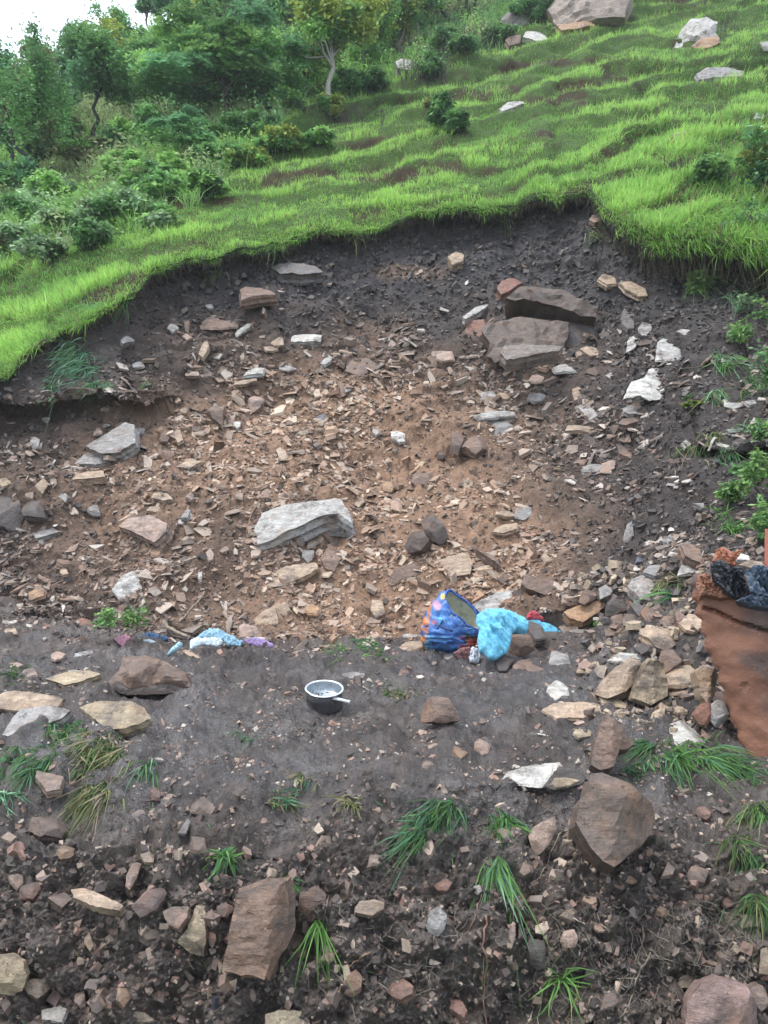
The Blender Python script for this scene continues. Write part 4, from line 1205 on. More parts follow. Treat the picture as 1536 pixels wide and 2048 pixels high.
cdark = sstep(700, 560, v)[:, None]
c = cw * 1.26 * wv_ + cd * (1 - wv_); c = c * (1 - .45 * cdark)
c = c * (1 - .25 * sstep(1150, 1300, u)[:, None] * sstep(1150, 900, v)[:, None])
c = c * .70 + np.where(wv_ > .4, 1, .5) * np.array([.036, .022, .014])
px = np.clip(RNG.lognormal(math.log(5.2), .66, n), 2.5, 40) * (1 - .35 * cdark[:, 0])
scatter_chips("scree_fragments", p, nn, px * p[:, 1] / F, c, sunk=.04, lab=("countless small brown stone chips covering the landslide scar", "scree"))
p, nn, u, v = ground_samples(2600, i_toe - 12, i_lip - 60, lambda u, v: scar_density(u, v) * (.35 + .65 * sstep(640, 760, v)))
n = len(p)
wv_ = np.clip(warm(u, v) + RNG.normal(0, .15, n), 0, 1)[:, None]
c = pick([(.32, .22, .15), (.26, .175, .125), (.42, .33, .25), (.30, .235, .18)], n) * wv_ + pick([(.22, .165, .13), (.14, .11, .09), (.32, .27, .235), (.40, .36, .32), (.18, .12, .09)], n) * (1 - wv_)
scatter_chips("scree_flakes", p, nn, np.clip(RNG.lognormal(math.log(20), .38, n), 11, 44) * p[:, 1] / F, c, flatn=(.10, .3), tilt=.4, aspr=(.3, .8), upw=.6, sunk=.1, lab=("larger thin shale flakes lying scattered among the chips of the scar", "scree"))
# soil crumbs on the scar
p, nn, u, v = ground_samples(26000, i_toe - 12, i_lip - 12, lambda u, v: 0.35 + 0.65 * sstep(700, 560, v) + 0.5 * sstep(1150, 1300, u))
n = len(p)
scatter_chips("soil_crumbs", p, nn, np.clip(RNG.lognormal(math.log(6.5), .45, n), 3, 20) * p[:, 1] / F,
              pick([(.062, .050, .044), (.048, .042, .040), (.075, .062, .055)], n) * (1 + 1.2 * warm(u, v)[:, None] * np.array([1, .75, .5])), (.6, 1.0), .5,
              ("dark loose soil crumbs over the landslide scar", "soil"))
# front bank and terrace
def bank_d(u, v):
    d = sstep(1560, 1640, v) + 0.26 + 0.35 * sstep(1100, 1250, u) * sstep(1560, 1500, v) + 0.5 * np.exp(-((v - 1290) / 22) ** 2)
    d = d + .35 * sstep(260, 150, u) * sstep(1290, 1320, v) * sstep(1420, 1380, v)
    d = d * (1 - 0.75 * np.exp(-((u - (640 - (v - 1600) * .9)) / 70) ** 2) * sstep(1540, 1600, v) * sstep(1790, 1720, v))
    cl = fbm(np.stack([u / 100, v / 60, u * 0], 1), 1.0, 3, 77)
    d = d * np.clip(0.75 + 0.7 * cl, 0.08, 2)
    return np.where((u < -300) | (u > 1850), 0.2, d)
p, nn, u, v = ground_samples(15000, 24, i_toe, bank_d)
n = len(p)
px = np.clip(RNG.lognormal(math.log(8.5), .6, n), 3, 38) * np.where(v < 1560, .7, 1)
scatter_chips("bank_fragments", p, nn, px * p[:, 1] / F, pick([(0.19, .13, .10), (0.13, .09, .073), (.24, .18, .14), (.10, .075, .063), (.33, .26, .20), (.18, .11, .085), (.11, .083, .07), (.095,.075,.064), (.15,.12,.10)], n),
              (.4, .95), .6, ("small reddish and tan stones strewn over the muddy front bank", "rubble"), sunk=-.02)
cln = lambda u, v: np.clip(.35 + 1.1 * fbm(np.stack([u / 70, v / 45, u * 0], 1), 1.0, 3, 79), 0.02, 2)
p, nn, u, v = ground_samples(15000, 24, i_toe, lambda u, v: (.30 + sstep(1560, 1680, v) + .3 * sstep(1150, 1250, u)) * cln(u, v))
n = len(p)
scatter_chips("mud_clods", p, nn, np.clip(RNG.lognormal(math.log(6.5), .6, n), 3, 36) * np.where(v < 1560, .75, 1) * p[:, 1] / F, pick([(.085, .068, .059), (.062, .050, .044), (.105, .086, .075)], n),
              (.6, 1.0), .6, ("dark wet clods of mud over the front bank", "mud"), sunk=0.0)
# grit and brown stones trodden into the terrace
p, nn, u, v = ground_samples(10000, 200, i_toe + 4, lambda u, v: sstep(1600, 1540, v) * np.clip(.35 + 1.2 * fbm(np.stack([u / 60, v / 30, u * 0], 1), 1.0, 3, 81), .03, 2) * ((u > -200) & (u < 1700)))
n = len(p)
scatter_chips("terrace_grit", p, nn, np.clip(RNG.lognormal(math.log(6), .55, n), 3, 24) * p[:, 1] / F,
              pick([(.20, .135, .105), (.14, .10, .085), (.30, .22, .17), (.10, .08, .07), (.24, .15, .11), (.38, .33, .28), (.07, .06, .055)], n), (.3, .8), .4,
              ("fine brown grit and pebbles trodden into the mud terrace", "grit"), sunk=.02)
# heap left of the clay wall
p, nn, u, v = ground_samples(2600, i_toe - 120, i_toe + 60, lambda u, v: (sstep(1130, 1230, u) * sstep(1480, 1440, v) * sstep(1500, 1400, u) * sstep(1120, 1170, v)))
n = len(p)
scatter_chips("heap_rubble", p, nn, np.clip(RNG.lognormal(math.log(15), .45, n), 6, 40) * p[:, 1] / F,
              pick([(.16, .12, .10), (.24, .19, .15), (.34, .27, .19), (.09, .08, .075), (.20, .13, .10)], n), (.4, .9), .5,
              ("mixed grey and tan rubble piled left of the clay wall", "rubble"), sunk=.3)

# ------------------------------------------------------------------ grass, leaves
def blades(mb, p, up, length, width, cols, bend, side=None, segs=2):
    """curved blades: p base points, up start directions, bend = direction the tip droops to"""
    n = len(p)
    up = up / (np.linalg.norm(up, axis=1)[:, None] + 1e-9)
    if side is None:
        side = np.cross(up, RNG.normal(0, 1, (n, 3)))
    side = side / (np.linalg.norm(side, axis=1)[:, None] + 1e-9)
    l = length[:, None]; w = width[:, None] * .5
    ring = [p - side * w, p + side * w]
    for k in range(1, segs):
        t = k / segs
        m = p + up * l * t * (1 - .25 * t) + bend * l * t * t
        ring += [m - side * w * (1 - .35 * t), m + side * w * (1 - .35 * t)]
    tip = p + up * l * .75 + bend * l
    V = np.stack(ring + [tip], 1)
    m = V.shape[1]
    base = (np.arange(n) * m)[:, None]
    q = np.concatenate([base + np.array([[2 * k, 2 * k + 1, 2 * k + 3, 2 * k + 2]]) for k in range(segs - 1)]) if segs > 1 else []
    t3 = base + np.array([[2 * segs - 2, 2 * segs - 1, 2 * segs]])
    g = np.ones((n, m, 1)); g[:, :2] *= .62          # lowest vertices of each blade are coloured darker
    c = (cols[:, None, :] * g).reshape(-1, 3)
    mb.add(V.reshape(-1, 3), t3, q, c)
def leaves(mb, p, size, cols, droop=0.3, asp=.5, out=None):
    """folded leaf quads of random attitude"""
    n = len(p)
    a = RNG.normal(0, 1, (n, 3)); a[:, 2] *= .45; a[:, 2] -= droop
    if out is not None: a = a + out * 1.1
    a /= np.linalg.norm(a, axis=1)[:, None]
    nrm = RNG.normal(0, .55, (n, 3)); nrm[:, 2] += 1; 
    s = np.cross(a, nrm); s /= np.linalg.norm(s, axis=1)[:, None] + 1e-9
    L_ = (size * RNG.uniform(.7, 1.3, n))[:, None]
    V = np.stack([p, p + a * L_ * .5 + s * L_ * asp * .5, p + a * L_, p + a * L_ * .5 - s * L_ * asp * .5], 1)
    base = (np.arange(n) * 4)[:, None]
    c = np.repeat(cols * RNG.uniform(.75, 1.25, (n, 1)), 4, axis=0)
    mb.add(V.reshape(-1, 3), [], base + np.array([[0, 1, 2, 3]]), c)

WL_U = [-300, 0, 250, 450, 560, 620, 760, 900, 1000, 1100, 1200, 1800]
WL_V = [640, 545, 462, 372, 295, 215, 180, 125, 95, 60, -60, -300]
def wood(u, v): return sstep(8, -25, v - np.interp(u, WL_U, WL_V) + 14 * np.sin(u / 23.0) + 8 * np.sin(u / 9.0))
RIS = riser.reshape(NR, NC)
# hillside grass
def hill_d(u, v): return np.where((u < -150) | (u > 1700) | (v < -60), .12, 1.0) * (1 - .8 * wood(u, v))
def hill_samples(n, dens): 
    return ground_samples(n, i_lip, NR - 24, dens)
p, nn, u, v = hill_samples(230000, hill_d)
pn = fbm(p, 1.6, 3, 201); pn2 = fbm(p, .5, 3, 205); pn3 = fbm(p * np.array([1, 1, 2.2]), 2.2, 3, 207)
sw = sawg.reshape(NR, NC)[LIJ]; rs_ = RIS[LIJ]
bare = np.clip(rs_ * 1.35 + .9 * sstep(.6, .8, pn3 + .3 * fbm(p, .18, 2, 209)), 0, 1)
keep = RNG.random(len(p)) > bare * .93
p, nn, u, v, pn, pn2, sw = p[keep], nn[keep], u[keep], v[keep], pn[keep], pn2[keep], sw[keep]
n = len(p)
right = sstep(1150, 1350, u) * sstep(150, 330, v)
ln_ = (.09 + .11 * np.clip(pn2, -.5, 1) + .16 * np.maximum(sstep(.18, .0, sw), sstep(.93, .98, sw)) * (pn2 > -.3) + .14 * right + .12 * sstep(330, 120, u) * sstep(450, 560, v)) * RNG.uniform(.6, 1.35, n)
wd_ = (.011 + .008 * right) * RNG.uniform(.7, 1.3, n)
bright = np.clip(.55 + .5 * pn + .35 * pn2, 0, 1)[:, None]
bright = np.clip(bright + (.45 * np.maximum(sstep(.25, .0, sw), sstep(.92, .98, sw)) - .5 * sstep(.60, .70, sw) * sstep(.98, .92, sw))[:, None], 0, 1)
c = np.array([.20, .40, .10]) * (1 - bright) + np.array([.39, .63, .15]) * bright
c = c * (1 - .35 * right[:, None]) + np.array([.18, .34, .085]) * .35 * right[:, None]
dry = (RNG.random(n) < .05)[:, None]
c = np.where(dry, np.array([.30, .27, .10]), c) * RNG.uniform(.75, 1.25, (n, 1))
upv = np.array([0, 0, 1.0]) + nn * .35 + RNG.normal(0, .22, (n, 3))
onr = (sstep(.58, .66, sw) * sstep(1.0, .95, sw))[:, None]
bend = np.array([0, -.35, -.25]) * RNG.uniform(.2, 1, (n, 1)) + RNG.normal(0, .2, (n, 3)) + onr * np.array([0, -.2, -.7]) * RNG.uniform(.2, 1, (n, 1))
c = np.where((onr > .5) & (RNG.random((n, 1)) < .25), np.array([.20, .17, .09]), c)
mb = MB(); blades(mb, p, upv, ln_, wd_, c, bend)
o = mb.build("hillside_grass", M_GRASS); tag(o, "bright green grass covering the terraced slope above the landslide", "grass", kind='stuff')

# grass and roots hanging over the turf lip
j = RNG.integers(70, NC - 70, 15000); 
lipP = PDg[i_lip - 6:i_lip + 6]
ii = RNG.integers(0, 12, len(j))
p = lipP[ii, j]; u = cols_u[j]
n = len(p)
hang = np.interp(u, [0, 300, 1150, 1230, 1300, 1536, 1700], [.12, .14, .16, .32, .42, .42, .4])
hang = hang * np.clip(.8 + 1.1 * fbm(p, .35, 3, 401), .25, 2)
c = pick([(.20, .42, .06), (.14, .30, .05), (.28, .50, .09), (.22, .27, .10)], n)
mb = MB()
blades(mb, p, np.array([0, -.55, .5]) + RNG.normal(0, .3, (n, 3)), hang * RNG.uniform(.5, 1.2, n), np.full(n, .012), c,
       np.array([0, -.35, -1.0]) * RNG.uniform(.3, 1.1, (n, 1)) + RNG.normal(0, .15, (n, 3)), segs=3)
o = mb.build("overhanging_grass", M_GRASS); tag(o, "grass drooping over the torn turf edge", "grass", kind='stuff')
j = RNG.integers(70, NC - 70, 5200); ii = RNG.integers(0, 10, len(j))
p = PDg[i_lip - 16:i_lip - 4][ii, j]; u = cols_u[j]; n = len(p)
hang = np.interp(u, [0, 300, 1150, 1230, 1300, 1536, 1700], [.16, .2, .25, .45, .6, .6, .5])
mb = MB()
blades(mb, p + np.array([0, -.04, 0]), np.array([0, -.18, -1.0]) + RNG.normal(0, .12, (n, 3)), hang * RNG.uniform(.3, 1.2, n), np.full(n, .007),
       pick([(.11, .085, .055), (.16, .12, .08), (.06, .048, .04), (.10, .12, .05)], n), RNG.normal(0, .12, (n, 3)), segs=3)
o = mb.build("root_fringe", M_GRASS); tag(o, "fine roots dangling beneath the torn turf edge", "roots", kind='stuff')

# weeds and undergrowth of the wooded part
p, nn, u, v = hill_samples(130000, lambda u, v: np.where((u < -250) | (v < -60), .1, 1.0) * wood(u, v) * np.where(u > 1250, .1, 1))
n = len(p); a1 = fbm(p, 1.1, 3, 301)
hgt = np.clip(.55 + .8 * a1, .08, 1.7)
p2 = p + np.array([0, 0, 1.0]) * (hgt * RNG.random(n))[:, None]
hue = fbm(p, 2.5, 2, 303)[:, None]
c = np.where(hue > .15, np.array([.26, .45, .12]), np.where(hue > -.2, np.array([.20, .36, .14]), np.array([.32, .39, .18])))
mb = MB(); leaves(mb, p2, .125 + 0 * hgt, c, .2, .45)
n2 = 70000
sel = RNG.integers(0, n, n2)
blades(mb, p[sel], np.array([0, 0, 1.0]) + RNG.normal(0, .28, (n2, 3)), (.3 + .35 * hgt[sel]) * RNG.uniform(.6, 1.3, n2), np.full(n2, .02),
       c[sel] * RNG.uniform(.8, 1.4, (n2, 1)), np.array([0, -.2, -.2]) + RNG.normal(0, .25, (n2, 3)))
o = mb.build("undergrowth", M_LEAF); tag(o, "dense weeds and low scrub on the slope under the trees", "undergrowth", kind='stuff')

GREENS = {'dark': (.125, .245, .095), 'mid': (.165, .33, .11), 'light': (.27, .46, .14), 'blue': (.16, .33, .16), 'yellow': (.30, .36, .08), 'rust': (.21, .22, .10), 'pale': (.32, .46, .25)}
def gcol(keys, n):
    return np.array([GREENS[k] for k in keys])[RNG.integers(0, len(keys), n)]
def bush_crown(mb, c, r, nleaf, size, keys, nclump=26, shell=.5, compound=False, droop=.3):
    th = RNG.uniform(0, 2 * math.pi, nclump); ph = np.arccos(RNG.uniform(-.55, 1, nclump))
    rad = RNG.uniform(shell * .6, 1.12, nclump)
    cl = c + np.stack([np.cos(th) * np.sin(ph), np.sin(th) * np.sin(ph), np.cos(ph)], 1) * rad[:, None] * r
    k = RNG.integers(0, nclump, nleaf)
    ccol = gcol(keys, nclump) * RNG.uniform(.7, 1.25, (nclump, 1))
    if compound:
        # pinnate fronds: rows of leaflets on arching stems
        nf = nleaf // 18
        k = RNG.integers(0, nclump, nf)
        base = cl[k] + RNG.normal(0, .06, (nf, 3)) * r
        d = RNG.normal(0, 1, (nf, 3)); d[:, 2] = np.abs(d[:, 2]) * .25 + .15
        d += (cl[k] - c) / np.linalg.norm(r) * 1.2
        d /= np.linalg.norm(d, axis=1)[:, None]
        L_ = r.mean() * RNG.uniform(.28, .5, nf)
        P_, O_, C_ = [], [], []
        for q in range(9):
            t = (q + 1) / 9
            pt = base + d * (L_ * t)[:, None] + np.array([0, 0, -1.0]) * (L_ * .55 * t * t)[:, None]
            sd_ = np.cross(d, np.array([0, 0, 1.0])); sd_ /= np.linalg.norm(sd_, axis=1)[:, None]
            for sg in (-1, 1):
                P_.append(pt); O_.append(sd_ * sg * 2.5 + d * .8); C_.append(ccol[k])
        P_, O_, C_ = map(np.concatenate, (P_, O_, C_))
        leaves(mb, P_, np.full(len(P_), size), C_, .25, .38, O_)
    else:
        sp = .20 if nclump > 20 else .26
        p = cl[k] + RNG.normal(0, sp, (nleaf, 3)) * r * RNG.uniform(.4, 1, (nleaf, 1))
        leaves(mb, p, np.full(nleaf, size), ccol[k], droop)
    return cl
def tree(u, v, top, crown, label, keys, bark=(.10, .08, .065), lean=0, nleaf=2600, leaf=.14, group=None, compound=False, trunk_r=.07, nclump=30, shell=.45, limbs=12, fork=0, name='tree', depth=None):
    """u, v foot of the trunk; top: pixel row of the crown's top; crown: (left, right, bottom) of the crown"""
    b = hit(u, v) if depth is None else at(u, v, depth)
    d = b[1]; mpp = d / F
    root = empty(name, tuple(b)); tag(root, label, 'tree' if name == 'tree' else 'shrub', group, 'thing')
    cl_, cr_, cb_ = crown
    cc = at((cl_ + cr_) / 2, (top + cb_) / 2, d)
    r = np.array([(cr_ - cl_) / 2 * mpp, (cr_ - cl_) / 2 * mpp * .8, (cb_ - top) / 2 * mpp])
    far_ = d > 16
    if far_: nleaf = int(nleaf * 3.8); leaf *= .85; nclump = int(nclump * 1.3)
    mbl = MB(); cl = bush_crown(mbl, cc, r, nleaf, leaf, keys, nclump, shell, compound)
    mbt = MB()
    tp = cc + np.array([0, 0, r[2] * .55])
    n = 9
    pts = []
    for i in range(n):
        t = i / (n - 1)
        q = b * (1 - t) + tp * t + np.array([lean * mpp * math.sin(math.pi * t), 0, 0])
        if 0 < i: q = q + np.array([RNG.normal(0, .05), RNG.normal(0, .04), 0]) * (1 + trunk_r * 4)
        pts.append(q)
    pts = np.array(pts); pts[0, 2] -= .15
    mbt.tube(pts, np.linspace(trunk_r, trunk_r * .2, n), bark, 7)
    for q in cl[:limbs]:
        k = RNG.integers(n // 3, n - 1)
        a = pts[k]
        m = (a + q) / 2 + np.array([0, 0, -.1 * np.linalg.norm(q - a)]) + RNG.normal(0, .05, 3)
        mbt.tube([a, m, q], [trunk_r * .45, trunk_r * .3, trunk_r * .1], bark, 5, False)
    part(mbt, 'trunk' if name == 'tree' else 'stems', M_BARK, root, True)
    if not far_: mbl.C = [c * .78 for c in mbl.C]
    part(mbl, 'crown' if name == 'tree' else 'foliage', M_LEAF, root)
    return root
TREES = [
 # u, v, top, (left, right, bottom), label, greens, options
 (125, 385, 75, (5, 130, 330), "slender dark-trunked tree leaning left on the left slope", ['mid','rust','dark','mid'], dict(lean=-75, nleaf=2600, bark=(.025,.022,.02), nclump=34, shell=.2, leaf=.12)),
 (190, 285, 70, (122, 262, 215), "bushy dark green tree with short black trunk near the left", ['blue','mid','dark'], dict(nleaf=4200, bark=(.03,.026,.022), leaf=.15)),
 (450, 262, 62, (300, 592, 215), "broad feathery tree with arching compound leaves, widest on the slope", ['blue','mid','light'], dict(nleaf=9000, compound=True, leaf=.19, nclump=46, shell=.3, limbs=20)),
 (660, 222, -30, (575, 745, 125), "tall tree with a pale straight trunk in the upper centre", ['mid','light','yellow'], dict(nleaf=5200, bark=(.30,.28,.25), trunk_r=.085, leaf=.16)),
 (85, 175, 70, (40, 118, 190), "thin sparse tree standing against the sky at the left", ['mid','rust'], dict(nleaf=900, nclump=22, shell=.2)),
 (18, 360, 95, (-60, 45, 340), "dense dark tree cut by the left edge of the frame", ['dark','blue'], dict(nleaf=3200)),
 (240, 130, 20, (205, 280, 110), "small dark tree on the skyline left of the pines", ['dark','mid'], dict(nleaf=1400)),
 (150, 130, 45, (118, 185, 120), "small round tree on the skyline above the bushy dark tree", ['mid','dark'], dict(nleaf=1200)),
 (300, 75, -20, (275, 320, 30), "thin-stemmed pine against the sky, left of two", ['dark','blue'], dict(nleaf=900, nclump=12, trunk_r=.05)),
 (318, 70, -25, (305, 350, 28), "thin-stemmed pine against the sky, right of two", ['dark','blue'], dict(nleaf=900, nclump=12, trunk_r=.05)),
 (400, 110, -10, (355, 445, 90), "yellowish green tree behind the broad feathery tree's left shoulder", ['yellow','light','mid'], dict(nleaf=2600)),
 (340, 140, 50, (300, 372, 130), "mid green tree between the skyline pines and the feathery tree", ['mid','light'], dict(nleaf=1600)),
 (510, 60, -60, (450, 560, 75), "dark conifer-like tree high behind the feathery tree", ['dark','dark','blue'], dict(nleaf=3200)),
 (580, 90, -50, (540, 610, 70), "dark tree left of the tall pale-trunked tree", ['dark','mid'], dict(nleaf=2200)),
 (720, 150, -20, (690, 800, 100), "light green tree right of the tall pale-trunked tree", ['light','mid','yellow'], dict(nleaf=3400, bark=(.04,.035,.03))),
 (610, 195, 70, (560, 660, 180), "low leafy tree under the tall pale-trunked tree", ['mid','light'], dict(nleaf=2400, bark=(.04,.035,.03))),
 (800, 110, -60, (760, 850, 70), "green tree above the pale-topped boulder", ['mid','yellow'], dict(nleaf=2400)),
 (893, 60, -110, (850, 935, -5), "dark double-trunked tree at the top, left one", ['mid','dark'], dict(nleaf=1400, bark=(.03,.027,.024), trunk_r=.11, lean=-8)),
 (925, 45, -110, (900, 960, -8), "dark slanting tree at the top beside the double-trunked one", ['mid','dark'], dict(nleaf=1200, bark=(.03,.027,.024), lean=10)),
 (948, 38, -110, (935, 1000, -10), "dark straight tree at the top, rightmost of three", ['mid','dark'], dict(nleaf=1200, bark=(.03,.027,.024))),
 (270, 235, 130, (235, 305, 215), "rust-tinted sapling right of the bushy dark green tree", ['rust','mid','light'], dict(nleaf=1200)),
 (60, 250, 190, (20, 110, 260), "small yellowish tree behind the leaning dark-trunked tree", ['light','rust'], dict(nleaf=1200)),
 (220, 170, 25, (170, 262, 150), "pale yellow-green tree on the skyline right of the small round tree", ['yellow','light','mid'], dict(nleaf=1800)),
 (370, 60, -40, (330, 400, 40), "dark round-crowned tree right of the two skyline pines", ['dark','mid'], dict(nleaf=1600)),
 (450, 70, -30, (415, 490, 60), "yellowish tree high between two dark ones", ['yellow','mid','light'], dict(nleaf=2000)),
 (100, 250, 130, (60, 150, 230), "mid green tree filling the gap below the thin sparse tree", ['mid','blue'], dict(nleaf=2200)),
 (300, 180, 80, (262, 345, 165), "light green tree beside the bushy dark green tree", ['light','mid'], dict(nleaf=2000)),
 (-10, 250, 130, (-60, 45, 240), "bluish tree at the very left edge against the sky", ['blue','dark'], dict(nleaf=2000)),
 (640, 90, -30, (600, 680, 60), "yellowish crown behind the tall pale-trunked tree", ['yellow','light'], dict(nleaf=2000)),
 (830, 80, -60, (800, 880, 40), "light green tree left of the dark top trunks", ['light','mid'], dict(nleaf=1800)),
 (140, 300, 225, (95, 165, 290), "small twiggy tree right of the leaning dark trunk", ['rust','mid'], dict(nleaf=900, bark=(.03,.027,.024))),
]
for (u, v, top, cr, lb, ks, kw) in TREES:
    USED.add(lb); tree(u, v, top, cr, lb, ks, **kw)
L(190, 150, "bushy dark green tree"); L(450, 160, "broad feathery tree"); L(660, 130, "tall pale-trunked tree"); L(110, 340, "leaning dark trunk"); L(1240, 450, "ragged turf corner")
L(30, 620, "slumped left turf"); L(1500, 320, "yellow-green right bush"); L(600, 500, "middle of the turf edge")
SHRUBS = [  # u foot, v foot, top, half width, greens, compound
 (370, 330, 225, 62, ['blue','mid'], 1), (300, 400, 310, 60, ['light','blue','mid'], 1), (440, 350, 285, 52, ['mid','dark'], 0), (500, 285, 235, 60, ['dark','mid'], 0),
 (560, 310, 268, 50, ['yellow','light','mid'], 0), (170, 350, 275, 42, ['rust','light'], 0), (225, 370, 300, 36, ['light'], 0), (260, 450, 385, 60, ['mid','pale'], 0),
 (330, 410, 350, 44, ['light','mid'], 0), (150, 480, 415, 62, ['pale','light'], 0), (60, 460, 380, 62, ['pale','mid'], 0), (20, 520, 450, 52, ['rust','pale'], 0),
 (410, 400, 350, 36, ['dark','light'], 0), (90, 530, 470, 46, ['mid','pale'], 0), (200, 450, 400, 44, ['pale','rust'], 0), (40, 400, 320, 50, ['mid','blue'], 0),
 (300, 290, 215, 40, ['mid','dark'], 0), (240, 320, 250, 34, ['dark','light'], 0), (400, 290, 240, 40, ['blue','mid'], 0), (560, 235, 180, 40, ['light','mid'], 0),
 (700, 200, 140, 40, ['mid','dark'], 0), (745, 140, 80, 40, ['light','mid'], 0), (790, 100, 30, 34, ['mid','yellow'], 0), (820, 60, 0, 40, ['mid','light'], 0),
 (885, 262, 195, 30, ['dark','mid','rust'], 0), (935, 118, 70, 28, ['dark','mid'], 0), (1000, 98, 55, 30, ['dark','mid'], 0), (865, 160, 112, 26, ['dark','dark','mid'], 0), (890, 110, 60, 30, ['mid','dark'], 0), (740, 190, 140, 34, ['dark','mid'], 0), (480, 230, 180, 46, ['dark','mid'], 0), (90, 330, 260, 46, ['dark','mid'], 0), (915, 268, 225, 20, ['dark','mid'], 0), (1050, 45, 0, 28, ['dark','mid'], 0), (1090, 50, -20, 26, ['dark','rust'], 0),
 (440, 165, 110, 50, ['mid','light'], 0), (370, 190, 130, 40, ['light','dark'], 0), (560, 130, 60, 40, ['mid','light'], 0), (680, 60, -10, 50, ['dark','mid'], 0),
 (1530, 420, 255, 46, ['yellow','blue','mid'], 0), (1540, 360, 250, 40, ['yellow','light'], 0), (1500, 470, 410, 46, ['pale','mid'], 0), (1420, 380, 320, 36, ['light','mid'], 0),
 (1530, 690, 560, 34, ['light','mid'], 1), (1490, 640, 590, 22, ['pale','blue'], 1), (1515, 1000, 900, 34, ['mid','light'], 0), (1490, 960, 930, 26, ['dark','mid'], 0),
 (1530, 1090, 1010, 24, ['mid','light'], 0), (1480, 700, 640, 26, ['mid','light'], 0), (1540, 800, 690, 34, ['dark','mid'], 0), (1532, 920, 840, 30, ['light','mid'], 0), (1400, 590, 545, 14, ['light','mid'], 0), (1460, 1010, 960, 22, ['light','mid'], 0),
 (660, 240, 195, 26, ['mid','yellow'], 0), (640, 300, 262, 30, ['light','mid'], 0), (110, 420, 350, 50, ['pale','light'], 0), (320, 465, 425, 34, ['pale','light'], 0), (190, 500, 450, 40, ['mid','pale'], 0), (500, 340, 300, 34, ['yellow','light'], 0), (1385, 835, 790, 24, ['yellow','mid'], 1),
]
SN = {'blue': 'bluish', 'mid': 'green', 'light': 'light green', 'dark': 'dark', 'yellow': 'yellowish', 'rust': 'rust-tinted', 'pale': 'pale green'}
for (u, v, top, hw, ks, cp) in SHRUBS:
    b = hit(u, v); mpp = b[1] / F
    w = ('leafy ' if not cp else 'feathery ')
    lb = autolabel(f"{SN[ks[0]]} {w}shrub", u, (v + top) / 2)
    near = b[1] < 12.5
    tree(u, v, top, (u - hw, u + hw, v - 4), lb, ks, nleaf=int(1300 if not near else 420), leaf=.13 if not near else .07, compound=bool(cp), trunk_r=.018, nclump=18, shell=.3, limbs=9, name='shrub')

# burnt twiggy scrub: bare dark stems by the pale-topped boulder and at the hilltop
def twigs(u0, v0, hw, hh, n, label, seed):
    rg = np.random.default_rng(seed); b0 = hit(u0, v0)
    root = MB()
    for i in range(n):
        u = u0 + rg.uniform(-hw, hw); v = v0 + rg.uniform(-5, 8)
        b = hit(u, v); m = b[1] / F; h = hh * m * rg.uniform(.4, 1)
        a = b + np.array([rg.normal(0, .15) * h, rg.normal(0, .1), h * .5]); t = b + np.array([rg.normal(0, .35) * h, rg.normal(0, .15), h])
        root.tube([b - np.array([0, 0, .05]), a, t], [.012, .008, .003], (.05, .04, .035), 4, False)
        for k in range(4):
            s_ = a + (t - a) * rg.uniform(0, .9)
            root.tube([s_, s_ + np.array([rg.normal(0, .2), rg.normal(0, .1), rg.uniform(.05, .3)]) * h], [.006, .002], (.05, .04, .035), 3, False)
    o = root.build("burnt_scrub", M_BARK); tag(o, label, "scrub", kind='stuff')
twigs(850, 165, 45, 85, 46, "burnt dark twiggy scrub right of the pale-topped boulder", 5)
twigs(960, 100, 60, 60, 40, "burnt dark twiggy scrub below the dark hilltop trees", 6)
twigs(1355, 345, 26, 32, 30, "dead brown tussock on the right slope", 8)
twigs(640, 232, 34, 30, 26, "dark dead scrub at the foot of the pale trunk", 9)
twigs(720, 250, 46, 34, 30, "dark dead scrub right of the pale trunk's foot", 10)
twigs(1440, 70, 30, 50, 16, "thin dead twigs behind the lone pale boulder", 12)

# separate grass tufts
def tuft(u, v, n, length, label, keys=('g',), lean=(0, 0), spread=26, width=.007, name='grass_tuft', up=.8, cat='grass'):
    """length in photo pixels; lean = image direction the blades fall to; spread = half size of the foot in pixels"""
    rg = RNG; n = int(n * (2.6 if v > 1300 else 1.6)); width *= 1.05; length *= .8
    K = {'g': (.10, .20, .065), 'b': (.09, .21, .115), 'd': (.055, .10, .04), 'y': (.22, .24, .10), 's': (.30, .26, .15), 'l': (.15, .31, .08), 'p': (.22, .40, .25)}
    mb = MB(); P_ = []
    for i in range(max(4, n // 8)):
        P_.append(hit(u + rg.normal(0, spread * .5), v + rg.normal(0, spread * .28)))
    P_ = np.array(P_); k = rg.integers(0, len(P_), n)
    m = P_[:, 1].mean() / F
    p = P_[k] + rg.normal(0, 4 * m, (n, 3)) * np.array([1, 1, .5])
    L_ = length * m * rg.uniform(.45, 1.15, n)
    lv = np.array([lean[0], -.5 * abs(lean[1]) - .2, -lean[1]])
    upd = np.array([0, -.30, .30 if v > 1300 else .6]) + lv * .55 + rg.normal(0, .50, (n, 3)) * np.array([1, .5, .6])
    bend = lv * rg.uniform(.3, 1.0, (n, 1)) + np.array([0, 0, -.45]) * rg.uniform(.2, 1.1, (n, 1)) + rg.normal(0, .3, (n, 3))
    c = np.array([K[q] for q in keys])[rg.integers(0, len(keys), n)] * rg.uniform(.7, 1.35, (n, 1))
    blades(mb, p, upd, L_, width * rg.uniform(.6, 1.3, n), c, bend, segs=3)
    o = mb.build(name, M_GRASS)
    tag(o, label, cat, kind='stuff' if spread >= 34 else 'thing'); USED.add(label)
